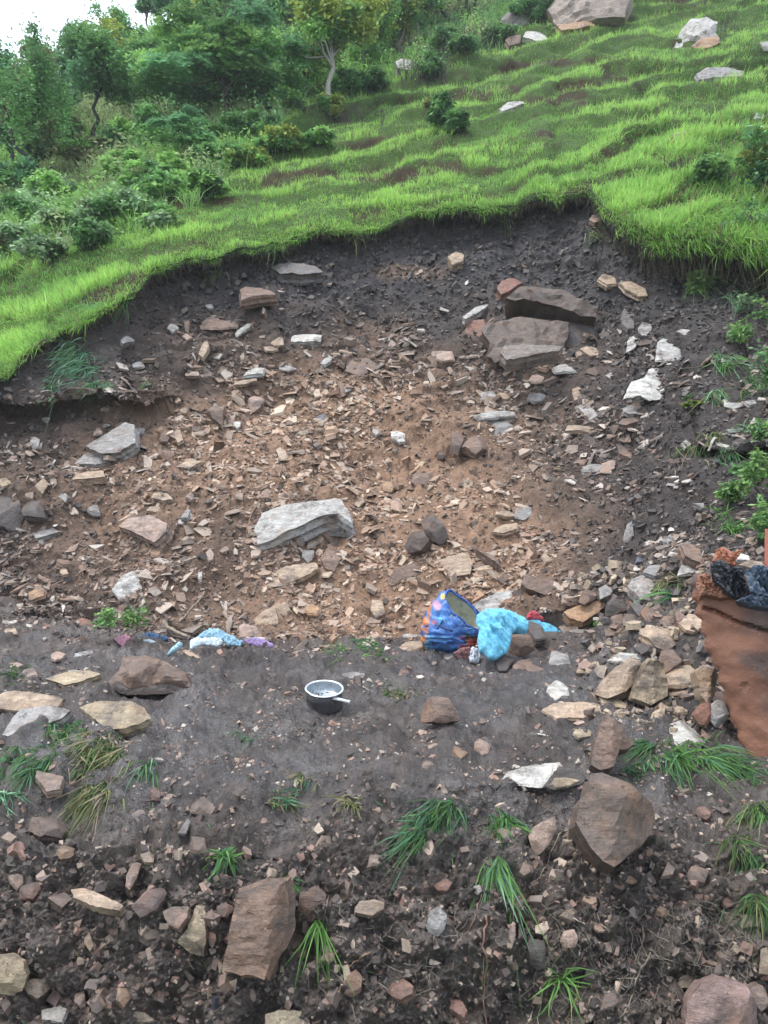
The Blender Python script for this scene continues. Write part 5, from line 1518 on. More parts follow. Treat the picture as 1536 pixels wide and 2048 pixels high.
TUFTS = [
 (1225, 1590, 0, 0, "", 'g', (0, 0), 0),
 (890, 1620, 110, 62, "flattened dark green grass patch in the middle of the front bank", 'gbd', (-.6, .5), 46),
 (840, 1660, 50, 60, "thin bluish grass swept left in the middle of the bank", 'gb', (-.9, .5), 34),
 (1010, 1640, 80, 70, "green grass tuft left of the pinkish brown rock", 'gbl', (.25, .6), 30),
 (985, 1720, 44, 130, "long pale blades hanging down the bank below the green tuft", 'pgl', (.05, 1.3), 16),
 (445, 1710, 46, 62, "small spiky green tuft above the tall rust-brown slab", 'glb', (0, .1), 16),
 (200, 1500, 300, 64, "large dried and green grass mat below the broad sandy slab", 'dysg', (-.3, .6), 60),
 (300, 1530, 40, 100, "bright broad blades hanging right of the dried grass mat", 'bpg', (-.3, 1.0), 18),
 (190, 1580, 150, 64, "straggling olive grass hanging below the dried mat", 'dys', (-.3, .8), 44),
 (30, 1345, 70, 44, "dark green grass clump at the left edge of the terrace", 'gd', (0, .4), 28),
 (12, 1590, 26, 60, "few bluish blades at the left edge of the bank", 'bp', (.3, .3), 16),
 (740, 1296, 80, 40, "bright green uprooted grass along the scree foot", 'lgb', (.5, .1), 44),
 (680, 1302, 34, 34, "thin green blades left of the uprooted grass at the scree foot", 'gl', (-.6, .2), 26),
 (800, 1385, 60, 30, "dark small grass patch on the mud right of the pan", 'dgy', (0, .2), 26),
 (1350, 1500, 90, 90, "bright green broad grass over the cream rock", 'blg', (.1, .5), 40),
 (1420, 1510, 70, 90, "bright green grass spreading right under the clay wall", 'blg', (.6, .4), 36),
 (1300, 1490, 30, 70, "blades spreading left of the cream rock", 'bg', (-1, .3), 18),
 (1520, 1620, 80, 90, "olive grass at the right edge of the bank", 'dygl', (-.2, .7), 34),
 (1515, 1720, 60, 110, "dark hanging grass on the right edge lower down", 'dgb', (-.2, 1.0), 30),
 (1500, 1540, 46, 80, "green blades right beneath the clay wall's foot", 'gb', (.3, .5), 26),
 (1400, 560, 60, 70, "green grass hanging over the dark hollow under the right turf", 'lgy', (0, 1.0), 40),
 (1480, 600, 60, 80, "long pale grass drooping above the right flank shrubs", 'pgl', (-.1, 1.0), 30),
 (1500, 770, 60, 60, "green grass beneath the shrubs at the right edge of the scar", 'gld', (0, .9), 30),
 (1390, 900, 60, 70, "dry grass curtain hanging off the right flank ledge", 'ysgd', (-.1, 1.1), 34),
 (1450, 905, 50, 60, "dark green weeds along the right flank ledge", 'gdb', (0, 1.0), 34),
 (1440, 1040, 36, 44, "small bright weeds above the clay wall's left end", 'lg', (0, .2), 26),
 (1500, 860, 40, 40, "thin pale grass under the whitish flakes at the right edge", 'pg', (0, .6), 30),
 (60, 1520, 170, 54, "green grass matted on the left end of the front bank", 'gdb', (-.2, .6), 50),
 (130, 1455, 80, 50, "short green grass sprouting between the slabs at the left", 'gbl', (.1, .4), 36),
 (1480, 1680, 60, 60, "olive grass below the clay wall on the right bank", 'dyg', (-.3, .7), 36),
 (1520, 1800, 60, 70, "coarse yellow-green grass low on the right edge", 'ygd', (-.4, .6), 34),
 (1270, 1540, 30, 50, "few green blades above the big square boulder", 'bg', (.2, .4), 26),
 (1450, 720, 90, 60, "pale grass tuft hanging on the right flank of the scar", 'pgl', (0, .9), 24),
 (1428, 790, 70, 60, "grass trailing down below the pale right flank tuft", 'pgy', (-.1, 1.1), 18),
 (1410, 870, 40, 50, "thin dry grass on the right flank ledge", 'ysg', (-.3, .9), 26),
 (1465, 1060, 44, 70, "upright bright grass blades above the clay wall", 'lg', (.1, .3), 12),
 (1345, 1165, 40, 66, "fine tangled grass behind the clay wall's top corner", 'gys', (-.4, .4), 22),
 (1335, 1190, 16, 70, "few long blades arching left from the clay wall's corner", 'bl', (-1.2, .2), 12),
 (150, 700, 120, 60, "grey-green flattened grass on the left slump", 'pgb', (-.5, .9), 46),
 (175, 735, 90, 50, "matted pale grass sliding off the left slump", 'pb', (-.5, .9), 40),
 (120, 772, 60, 36, "short pale grass along the slump's overhanging edge", 'pbg', (-.2, .9), 40),
 (210, 768, 60, 36, "bluish grass fringe at the right end of the slump's edge", 'bpg', (-.2, .8), 36),
 (298, 765, 18, 36, "little hanging tuft right of the slump's edge", 'bg', (0, 1.0), 6),
 (245, 605, 30, 50, "green tuft dangling from the left turf edge", 'lbg', (0, 1.1), 10),
 (195, 615, 40, 44, "light green tuft drooping beside the left slump", 'lb', (-.2, .9), 22),
 (560, 1600, 26, 40, "thin pale blades lying on the central mud channel", 'yb', (.6, .1), 30),
 (590, 1560, 24, 40, "scattered straw and blades right of the terrace lip", 'ysb', (-.3, .2), 34),
 (1125, 1955, 14, 130, "single broad green blade standing in the lower bank hollow", 'l', (-.05, .1), 4),
 (880, 1215, 0, 0, "", 'g', (0, 0), 0),
 (1190, 1250, 30, 30, "small green sprig in the rubble right of the cloth", 'gl', (0, .1), 14),
 (575, 1760, 20, 60, "loose green blades over the top of the rust-brown slab", 'bg', (.5, .5), 12),
 (700, 1610, 18, 50, "sparse upright straws on the channel edge", 'sy', (.1, .1), 20),
 (640, 1840, 10, 90, "one green blade hanging in the lower left roots", 'l', (.05, 1), 5),
 (480, 1470, 16, 30, "tiny green sprouts on the mud left of the pan", 'gb', (0, .1), 24),
]
for (u, v, n, ln, lb, ks, lean, sp) in TUFTS:
    if n: tuft(u, v, n, ln, lb, ks, lean, sp, width=.0085 if v > 1300 else .013)
p, nn, u, v = ground_samples(1500, 24, i_toe + 4, lambda u, v: (.25 + sstep(1480, 1560, v)) * np.clip(.25 + 1.3 * fbm(np.stack([u / 80, v / 40, u * 0], 1), 1.0, 2, 83), .02, 2))
n = len(p)
dd_ = RNG.normal(0, 1, (n, 3)); dd_ -= nn * (dd_ * nn).sum(1)[:, None]
mb = MB(); blades(mb, p + nn * .008, dd_ + nn * .12, RNG.uniform(12, 44, n) * p[:, 1] / F, np.full(n, .0055), pick([(.30, .26, .15), (.16, .21, .08), (.10, .19, .08), (.22, .18, .11), (.38, .34, .24)], n), RNG.normal(0, .15, (n, 3)))
o = mb.build("straw_litter", M_GRASS); tag(o, "scraps of straw and torn grass littering the mud", "litter", kind='stuff')
# two leafy seedlings on the terrace edge
for (u, v, t, hw, lb) in ((215, 1286, 1212, 25, "leafy green seedling above the pink cloth, left of the pair"), (272, 1284, 1204, 25, "leafy green seedling above the navy cloth, right of the pair")):
    tree(u, v, t, (u - hw, u + hw, v - 16), lb, ['mid','light','mid'], nleaf=380, leaf=.045, trunk_r=.008, nclump=16, shell=.35, limbs=10, name='shrub', bark=(.12, .09, .06))

for k, (u, v, lb) in enumerate([(420, 545, "fallen grassy sod below the left part of the turf edge"), (560, 505, "torn sod clinging under the turf edge above the dark wet ledge"),
      (720, 478, "small sod slipping from the middle turf edge"), (1010, 440, "sod hanging under the turf edge left of its ragged corner"), (1190, 470, "long grass trailing from the ragged turf corner")]):
    tuft(u, v, 46, 42, lb, 'gysd', (0, .9), 22, .013)
# ------------------------------------------------------------------ roots and sticks
def path3(pts, lift=.012):
    return np.array([hit(u, v) - unit(ray(u, v)) * lift for u, v in pts])
def wiggle(pts, k=5, amp=3.0, rg=None):
    rg = rg or np.random.default_rng(3); out = []
    for a, b in zip(pts[:-1], pts[1:]):
        for i in range(k):
            t = i / k; out.append((a[0] + (b[0] - a[0]) * t + rg.normal(0, amp), a[1] + (b[1] - a[1]) * t + rg.normal(0, amp * .6)))
    out.append(pts[-1]); return out
ROOTS = [
 ([(972, 1830), (968, 1880), (974, 1930), (966, 1990), (974, 2060)], 4.5, (.24, .13, .09), "thick reddish root hanging in the middle of the front bank"),
 ([(1300, 1906), (1272, 1960), (1250, 2020), (1236, 2060)], 4.0, (.22, .18, .13), "pale root slanting down the lower right bank"),
 ([(1145, 1652), (1115, 1672), (1092, 1730), (1068, 1770), (1062, 1806)], 2.8, (.26, .21, .15), "thin pale root looping left of the big square boulder"),
 ([(740, 1902), (700, 1930), (692, 1965), (668, 1990), (648, 1998)], 3.2, (.24, .16, .10), "brown root crossing left of the grey red chunk"),
 ([(655, 1790), (648, 1850), (630, 1920), (606, 1960)], 2.6, (.20, .12, .085), "reddish root hanging right of the tall rust-brown slab"),
 ([(1160, 1960), (1150, 2000), (1134, 2040), (1132, 2070)], 3.6, (.26, .17, .10), "orange root in the bottom middle right"),
 ([(868, 1870), (865, 1930), (856, 1985)], 1.8, (.20, .17, .13), "hair-thin root below the root-veiled rock"),
 ([(1304, 1730), (1296, 1770), (1310, 1790), (1350, 1800)], 2.4, (.20, .17, .13), "thin root curling right of the big square boulder"),
 ([(1060, 2040), (1064, 2010), (1082, 1990), (1076, 2060)], 3.0, (.40, .36, .28), "pale short root at the bottom under the dark block"),
 ([(600, 1800), (594, 1850), (592, 1900)], 1.8, (.18, .11, .08), "thin root beside the half-buried reddish rock"),
 ([(1400, 1905), (1450, 1880), (1500, 1870)], 2.2, (.18, .15, .11), "thin root crossing the lower right bank"),
 ([(960, 1790), (950, 1840), (905, 1900)], 2.2, (.30, .20, .15), "pinkish twig lying left of the thick reddish root"),
 ([(1405, 1810), (1360, 1840), (1330, 1880), (1300, 1920)], 1.8, (.17, .14, .11), "fine root over the shaded right bank"),
]
rgr = np.random.default_rng(12)
for pts, r, c, lb in ROOTS:
    P3 = path3(wiggle(pts, 5, 2.5, rgr), .012); m = P3[:, 1].mean() / F
    mb = MB(); mb.tube(P3, np.linspace(r, r * .45, len(P3)) * .5 * m, c, 6); o = mb.build('root', M_BARK, None, True)
    tag(o, lb, 'root', kind='thing')
mb = MB()
for i in range(420):
    a = rgr.random()
    if a < .75: u, v = rgr.uniform(1080, 1500), rgr.uniform(1800, 2010)
    else: u, v = rgr.uniform(560, 1000), rgr.uniform(1760, 2000)
    th = rgr.normal(1.4, .6); l = rgr.uniform(15, 60)
    pts = [(u, v), (u + l * .5 * math.cos(th) + rgr.normal(0, 5), v + l * .5 * math.sin(th)), (u + l * math.cos(th) + rgr.normal(0, 8), v + l * math.sin(th))]
    P3 = path3(wiggle(pts, 2, 2, rgr), .015); m = P3[:, 1].mean() / F
    mb.tube(P3, rgr.uniform(.35, .8) * m, (.19, .165, .13), 3, False)
o = mb.build('fine_roots', M_BARK); tag(o, "tangle of fine pale roots netting the lower bank", "roots", kind='stuff')
STICKS = [
 ([(1268, 776), (1290, 772), (1318, 779), (1345, 768), (1388, 770)], 4, (.10, .075, .06), "thin dark bent stick lying over the bright broken sheet", .09),
 ([(1500, 1268), (1520, 1254), (1545, 1240)], 4, (.14, .12, .11), "short grey stick poking from the clay wall's crack", .35),
 ([(328, 1240), (333, 1254), (350, 1262), (380, 1276)], 10, (.24, .19, .14), "grey forked driftwood branch over the navy cloth", .10),
 ([(335, 1238), (331, 1250), (345, 1272), (378, 1279)], 7, (.05, .04, .035), "dark underside branch below the forked driftwood", .06),
 ([(1360, 738), (1420, 730), (1480, 700)], 2, (.12, .10, .08), "thin dry stem on the right flank of the scar", .05),
 ([(410, 1183), (395, 1205), (375, 1225), (364, 1240)], 3.5, (.26, .20, .15), "pale thin stick slanting above the gauzy cloth", .05),
 ([(645, 960), (625, 990), (600, 1010)], 2.5, (.25, .18, .12), "thin twig above the left end of the long slab", .04),
 ([(520, 1000), (500, 1035), (492, 1072)], 3, (.22, .14, .09), "brown twig left of the long pale slab", .05),
 ([(890, 1465), (840, 1462)], 0, (0, 0, 0), "", 0),
 ([(1062, 1466), (1098, 1472)], 3, (.6, .58, .52), "short white straw on the mud left of the tall pointed rock", .015),
 ([(1138, 1832), (1158, 1842), (1170, 1848)], 3, (.42, .36, .27), "short pale twig in the middle of the front bank", .02),
 ([(708, 1362), (740, 1382)], 2.5, (.42, .38, .32), "pale straw lying on the mud right of the pan", .015),
]
for pts, r, c, lb, lf in STICKS:
    if not r: continue
    P3 = path3(wiggle(pts, 3, .8, rgr), lf); m = P3[:, 1].mean() / F
    mb = MB(); mb.tube(P3, np.linspace(r, r * .6, len(P3)) * .5 * m, c, 7); o = mb.build('stick', M_BARK, None, True)
    tag(o, lb, 'stick', kind='thing')

# ------------------------------------------------------------------ cloths, bag
def cloth(name, label, cat, outline, col, bulge, n=None, folds=.05, fdir=(1, .3), fscale=.2, lift=.0, d=None, s=3.0, mat=None, seed=1, thick=.02, pattern=None, sm=True, lim=.35, parent=None):
    o = np.array(outline, float); uc, vc = o.mean(0)
    C = hit(uc, vc) if d is None else at(uc, vc, d)
    n = face_n(base_n(uc, vc) if n is None else n, uc, vc, lim)
    m = C[1] / F; ext = math.sqrt(np.ptp(o[:, 0]) * np.ptp(o[:, 1])) * m
    if d is None and vc > 1230:
        low = o[np.argmax(o[:, 1])]; C = at(uc, vc, hit(low[0], low[1] - 2)[1] + .04); m = C[1] / F; lift = min(lift, .06)
    C = C - unit(ray(uc, vc)) * lift
    def hf(x, y, ed, rng, poly):
        R = max(ed.max(), 1e-6)
        t = np.clip(ed / (R * .9), 0, 1)
        b = bulge * ext * np.sqrt(1 - (1 - t) ** 2)
        fx = x * fdir[0] + y * fdir[1]; fy = -x * fdir[1] + y * fdir[0]
        q = np.stack([fx / (fscale * ext), fy / (fscale * ext * 2.6), np.full(len(x), seed * 3.1)], 1)
        wq = np.stack([vnoise(q * .5, seed + 5), vnoise(q * .5 + 7.7, seed + 6), 0 * fx], 1)
        a = fbm(q + 1.2 * wq, 1.0, 3, seed, .6)
        a2 = fbm(q * 2.7 + 9.1, 1.0, 2, seed + 3)
        return b + folds * .8 * ext * (1 - 2.4 * np.abs(a2)) * (.35 + .65 * t) + folds * 1.7 * ext * (1 - 2.4 * np.abs(a)) * (.35 + .65 * t)
    V, fs, M, size, e1, e2 = patch_mesh(outline, C, n, thick + .35 * bulge * ext, s * m, hf, 3, .01, .95, seed, .1)
    c = np.broadcast_to(np.array(col, float), V.shape).copy()
    if pattern is not None: c = pattern(V, c, size)
    ob = mk(name, V, fs, mat or M_CLOTH, c, sm, None, None, M)
    if parent is None: tag(ob, label, cat, kind='thing')
    return ob
cloth('cloth', "light blue crumpled cloth heaped beside the patterned bag", 'cloth',
      [(953, 1232), (962, 1224), (985, 1218), (1008, 1219), (1030, 1226), (1052, 1238), (1058, 1250), (1054, 1264), (1036, 1260), (1025, 1266), (1021, 1290), (1014, 1306), (990, 1322), (978, 1320), (966, 1308), (958, 1306), (954, 1284), (958, 1262), (952, 1246)],
      (.12, .40, .55), .12, n=(-.05, -.78, .62), folds=.05, fdir=(1, .45), fscale=.2, lift=.10, s=1.5, seed=4)
cloth('cloth', "end of light blue cloth trailing right past the dark stone", 'cloth',
      [(1050, 1240), (1075, 1241), (1100, 1250), (1126, 1266), (1118, 1272), (1096, 1274), (1080, 1262), (1060, 1254)], (.09, .35, .50), .1, n=(0, -.6, .8), folds=.06, lift=.12, s=2.2, seed=7)
cloth('cloth', "lilac bit of cloth under the blue cloth's trailing end", 'cloth',
      [(1088, 1268), (1104, 1264), (1122, 1270), (1112, 1278), (1096, 1280)], (.42, .38, .62), .1, folds=.05, lift=.07, s=2.2, seed=8)
cloth('cloth', "crumpled crimson cloth behind the light blue cloth", 'cloth',
      [(1052, 1240), (1056, 1226), (1068, 1221), (1078, 1228), (1090, 1240), (1084, 1246), (1068, 1241)], (.36, .04, .06), .25, n=(0, -.8, .5), folds=.1, lift=.06, s=2.0, seed=9)
cloth('cloth', "small emerald crumpled cloth at the bag's mouth", 'cloth',
      [(926, 1234), (940, 1232), (952, 1236), (952, 1246), (944, 1252), (932, 1246)], (.03, .30, .13), .3, n=(0, -.9, .4), folds=.14, fscale=.1, lift=.34, s=1.8, seed=10)
cloth('cloth', "black cloth tucked between bag and light blue cloth", 'cloth',
      [(948, 1240), (962, 1236), (968, 1240), (964, 1252), (950, 1254)], (.03, .035, .045), .3, n=(0, -.9, .4), folds=.1, lift=.26, s=2.0, seed=11)
cloth('cloth', "maroon patterned cloth on the ground under the bag", 'cloth',
      [(906, 1306), (922, 1296), (940, 1294), (944, 1304), (938, 1320), (920, 1320)], (.16, .07, .07), .2, n=(0, -.8, .5), folds=.1, fscale=.1, lift=.07, s=2.0, seed=12)
cloth('cloth', "white crumpled cloth in front of the light blue cloth", 'cloth',
      [(938, 1304), (944, 1294), (956, 1298), (964, 1312), (958, 1326), (940, 1326), (936, 1316)], (.48, .52, .58), .25, n=(0, -.8, .5), folds=.12, fscale=.12, lift=.09, s=1.8, seed=13)
stone('stone', "dark stone slab weighing down the blue cloth's trailing end", 'stone', [(1050, 1242), (1064, 1240), (1084, 1252), (1090, 1272), (1072, 1276), (1058, 1262)], 'D', thick=.5, lift=2.2)
stone('stone', "pale greenish stone left of the maroon cloth", 'stone', [(872, 1312), (884, 1304), (904, 1304), (908, 1316), (890, 1322)], 'L', thick=.4, lift=.9)
stone('stone', "grey stone behind the left side of the patterned bag", 'stone', [(780, 1282), (806, 1262), (844, 1256), (850, 1280), (820, 1288)], 'G', thick=.4, lift=.9, kind='b')
# left clothes
CL = [
 ("pink crumpled cloth at the foot of the left seedling", [(229, 1276), (242, 1272), (252, 1268), (262, 1276), (252, 1282), (246, 1294), (234, 1286)], (.36, .17, .22), .08, 0),
 ("navy cloth lying left of the driftwood", [(265, 1276), (284, 1268), (300, 1264), (318, 1270), (338, 1274), (336, 1281), (300, 1281)], (.03, .07, .14), .08, 0),
 ("narrow pale sheet edge under the navy cloth", [(270, 1282), (300, 1279), (316, 1284), (300, 1288)], (.42,.48,.52), .1, 1),
 ("white plastic sheet bunched in front of the gauzy blue cloth", [(380, 1281), (392, 1276), (440, 1276), (447, 1284), (436, 1292), (404, 1288), (380, 1300)], (.48, .56, .60), .08, 1),
 ("gauzy light blue cloth peaked like a small tent", [(392, 1276), (408, 1264), (426, 1257), (440, 1260), (462, 1272), (488, 1284), (480, 1292), (456, 1290), (448, 1282), (424, 1277)], (.25, .42, .52), .08, 0),
 ("pale blue scrap of plastic left of the white sheet", [(333, 1310), (345, 1296), (358, 1284), (366, 1288), (352, 1300)], (.30, .48, .54), .1, 1),
 ("purple cloth at the right end of the strewn clothes", [(484, 1281), (508, 1276), (530, 1279), (548, 1290), (546, 1295), (520, 1294), (496, 1288)], (.24, .17, .34), .08, 0),
 ("thin pink-white strip behind the purple cloth", [(462, 1274), (500, 1272), (532, 1276), (528, 1281), (490, 1279)], (.58, .50, .50), .1, 0),
]
for i, (lb, ol, c, bl, sh) in enumerate(CL):
    cloth('plastic_sheet' if sh else 'cloth', lb, 'plastic sheet' if sh else 'cloth', ol, c, bl, n=(0, -.62, .8), folds=.07, lift=.24, fscale=.14, s=1.8, seed=20 + i, mat=M_SHEET if sh else None)

# patterned bag
def bag():
    d0 = hit(905, 1300)[1] - .12
    m = d0 / F
    root = empty('bag', tuple(at(905, 1306, d0))); tag(root, "large blue patterned bag tipped over with its pale mouth open", 'bag', kind='thing')
    # rings: centre (u, v, depth offset m), half axis A (du, dv), half axis B (du, dv, depth m)
    R_ = [(927, 1222, -.03, (35, 37), (13, -13, .10)), (921, 1228, -.02, (39, 40), (15, -12, .14)), (912, 1240, 0, (43, 36), (16, -8, .18)),
          (903, 1256, .02, (47, 26), (14, -5, .22)), (897, 1270, .03, (51, 16), (8, -3, .24)), (895, 1282, .03, (51, 9), (4, 2, .24)),
          (896, 1292, .03, (46, 5), (2, 6, .22)), (898, 1300, .03, (36, 3), (0, 6, .17)), (900, 1304, .03, (18, 1), (0, 3, .08))]
    N = 72
    def ring(i, shr=1.0, push=(0, 0, 0)):
        cu, cv, dd, A_, B_ = R_[i]
        out = []
        for k in range(N):
            t = 2 * math.pi * k / N
            ca, sa = math.cos(t), math.sin(t)
            q = .018 * math.sin(5 * t + i * .9) + .014 * math.sin(11 * t - i * 1.3) + .01 * math.sin(17 * t + i)
            q *= min(1, i / 2 + .55)
            ca *= (1 + q) * shr; sa *= (1 + q) * shr
            u = cu + A_[0] * ca + B_[0] * sa + push[0]; v = cv + A_[1] * ca + B_[1] * sa + push[1]
            out.append(at(u, v, d0 + dd + B_[2] * sa + push[2]))
        return out
    def loft(rings, close_end=True):
        V = np.array([p for r in rings for p in r]); q = []
        for i in range(len(rings) - 1):
            for k in range(N):
                k2 = (k + 1) % N
                q.append((i * N + k, i * N + k2, (i + 1) * N + k2, (i + 1) * N + k))
        t3 = []
        if close_end:
            V = np.concatenate([V, [np.mean(rings[-1], axis=0)]]); b = (len(rings) - 1) * N
            t3 = [(b + k, b + (k + 1) % N, len(V) - 1) for k in range(N)]
        return V, t3, q
    body = []
    for i in range(len(R_) - 1):
        a, b = np.array(ring(i)), np.array(ring(i + 1))
        for t in np.arange(0, 1, .2): body.append(a * (1 - t) + b * t)
    body.append(np.array(ring(len(R_) - 1)))
    V, t3, q = loft(body)
    cen = V.mean(0)
    dr = V - cen; dr /= np.linalg.norm(dr, axis=1)[:, None]
    fo = fbm(V * np.array([1, 1, 3.5]), .13, 4, 77)
    V = V + dr * (.026 * (1 - 2 * np.abs(fo)))[:, None]
    pu = CX + V[:, 0] / V[:, 1] * F; pv = CY - (V[:, 2] - H) / V[:, 1] * F
    c = np.tile(np.array([.05, .15, .42]), (len(V), 1))
    nz = fbm(np.stack([pu / 16, pv / 7, pu * 0], 1), 1.0, 3, 5)
    def mx(c, col, w): return c * (1 - w[:, None]) + np.array(col) * w[:, None]
    c = mx(c, (.09, .26, .48), .7 * sstep(.6, .8, nz))
    c = mx(c, (.02, .06, .22), sstep(-.62, -.75, nz))
    c = mx(c, (.10, .36, .62), .9 * sstep(12, 8, np.hypot(pu - 880, pv - 1236)) * sstep(.1, .25, np.abs(nz)))
    c = mx(c, (.14, .45, .60), sstep(868, 860, pu) * (np.sin(pv * .9) > .25) * sstep(1268, 1272, pv))
    c = mx(c, (.50, .20, .08), sstep(6, 1, pu - (862 - (pv - 1200) * .16)) * (nz > -.4))
    c = mx(c, (.38, .07, .05), sstep(914, 924, pu) * sstep(1270, 1278, pv) * sstep(-.35, -.25, nz))
    c = mx(c, (.05, .08, .03), sstep(926, 934, pu) * sstep(1262, 1268, pv) * sstep(-.2, -.3, nz))
    c = mx(c, (.50, .26, .36), sstep(9, 6, np.hypot(pu - 874, (pv - 1210) * .8)) * (nz > -.3))
    c = mx(c, (.55, .14, .12), sstep(5, 3, np.hypot(pu - 868, pv - 1244)))
    c = mx(c, (.60, .48, .08), sstep(7, 4, np.hypot(pu - 886, pv - 1193)))
    mb = MB(); mb.add(V, t3, q, c); part(mb, 'body', M_PLASTIC, root, True)
    inner = [np.array(ring(0, .94)), np.array(ring(1, .9)), np.array(ring(2, .86)), np.array(ring(3, .8, (0, 0, 0)))]
    V, t3, q = loft(inner); V = V + RNG.normal(0, .004, V.shape)
    mb = MB(); mb.add(V, t3, q, (.46, .47, .36)); part(mb, 'lining', M_PLASTIC, root, True)
    rm = np.array(ring(0, .985)); rm = np.concatenate([rm, rm[:2]])
    mb = MB(); rm = rm + fbm(rm, .12, 2, 3)[:, None] * np.array([.012, .02, .02]); rm[-2:] = rm[:2]; mb.tube(rm, .012, (.03, .09, .32), 8, False); part(mb, 'rim', M_PLASTIC, root, True)
    # a strap running down the body, and one crossing
    for pts in ([(886, 1240), (872, 1262), (866, 1290)], [(852, 1252), (875, 1250), (905, 1262)]):
        P3 = []
        for (u, v) in wiggle(pts, 4, .4, rgr):
            h = None
            P3.append(at(u, v, d0 - .235 + abs(u - 900) * .0022 + .0))
        mb = MB(); mb.tube(P3, .008, (.015, .03, .12), 6); part(mb, 'strap', M_PLASTIC, root, True)
bag()

# ------------------------------------------------------------------ cooking pan
def pan():
    c0 = hit(648, 1418)
    d0 = c0[1]; m = d0 / F; r = 36.5 * m
    M_OUT = mat_metal("sooty_enamel", .55, (.035, .032, .034), 0.0, (.35, .34, .36), 70.0, .64, .68)
    M_RIM = mat_metal("worn_aluminium", .35, (.72, .76, .78), .6)
    M_IN = mat_metal("wet_aluminium", .4, (.34, .38, .41), .5, (.10, .09, .08), 45.0, .6, .64)
    root = empty('cooking_pan', (c0[0], c0[1], c0[2] - .005))
    tag(root, "small dark round cooking pan with bright rim on the mud terrace", 'pan', kind='thing')
    root.rotation_euler = (math.radians(13), math.radians(2), 0)
    h = 36 * m; N = 64
    zt = max(groundz(c0[0] + r * .8 * math.cos(t), c0[1] + r * .8 * math.sin(t)) for t in np.arange(0, 6.28, .5))
    root.location.z = zt - .004
    def lathe(prof, name, mat, wob=0.0):
        V, q = [], []
        for (rr_, z) in prof:
            for k in range(N):
                t = 2 * math.pi * k / N
                w = 1 + wob * math.sin(2 * t + 1) + wob * .5 * math.sin(3 * t)
                # one dented spot on the rim at the front left
                dent = 1 - .045 * math.exp(-((t - 3.75) / .22) ** 2) * (z / h if z > 0 else 0)
                V.append((rr_ * w * dent * math.cos(t), rr_ * w * dent * math.sin(t), z))
        for i in range(len(prof) - 1):
            for k in range(N):
                q.append((i * N + k, i * N + (k + 1) % N, (i + 1) * N + (k + 1) % N, (i + 1) * N + k))
        mb = MB(); mb.add(V, [], q); return mb.build(name, mat, root, True)
    lathe([(.001, -.012), (r * .97, -.012), (r * 1.0, -.004), (r * 1.0, .01), (r * .97, h * .5), (r * .975, h * .97), (r * .95, h * .97)], 'body', M_OUT, .006)
    lathe([(r * .985, h * .95), (r * 1.045, h * .96), (r * 1.06, h * .99), (r * 1.04, h * 1.02), (r * .98, h * 1.025), (r * .955, h * 1.0), (r * .95, h * .96)], 'rim', M_RIM, .006)
    lathe([(r * .955, h * 1.0), (r * .95, h * .7), (r * .93, h * .45), (r * .86, h * .38), (.001, h * .36)], 'inside', M_IN, .006)
    # handle: flat bar with a folded end, leaving the near right side
    a = math.radians(-52)
    p0 = np.array([math.cos(a) * r * .9, math.sin(a) * r * 1.0, h * .84]); dr = np.array([.97, -.22, -.02])
    V, q = [], []
    secs = [(0, .5, .012), (.1, .42, .010), (.45, .34, .008), (.62, .36, .010), (.68, .42, .012)]
    for (t, w, th) in secs:
        cpt = p0 + dr * r * 1.35 * t + np.array([0, 0, -.10 * r * t])
        sdv = np.array([.22, .97, 0]) * r * .28 * w
        for sg, zz in ((-1, -th / 2), (1, -th / 2), (1, th / 2), (-1, th / 2)): V.append(cpt + sdv * sg + np.array([0, 0, zz]))
    for i in range(len(secs) - 1):
        for k in range(4): q.append((i * 4 + k, i * 4 + (k + 1) % 4, i * 4 + 4 + (k + 1) % 4, i * 4 + 4 + k))
    q += [(3, 2, 1, 0), (16, 17, 18, 19)]
    mb = MB(); mb.add(V, [], q); mb.build('handle', M_RIM, root)
    # food and mud residue inside
    mb = MB()
    for i in range(26):
        t = rgr.uniform(0, 6.28); q_ = rgr.uniform(.1, .8) * r
        P3 = [np.array([q_ * math.cos(t), q_ * math.sin(t), h * .37]) + np.array([rgr.normal(0, .006), rgr.normal(0, .006), .003 * k]) for k in range(3)]
        mb.tube(P3, .003, (.05, .045, .035), 5)
    mb.build('residue', M_CHIP, root)
pan()

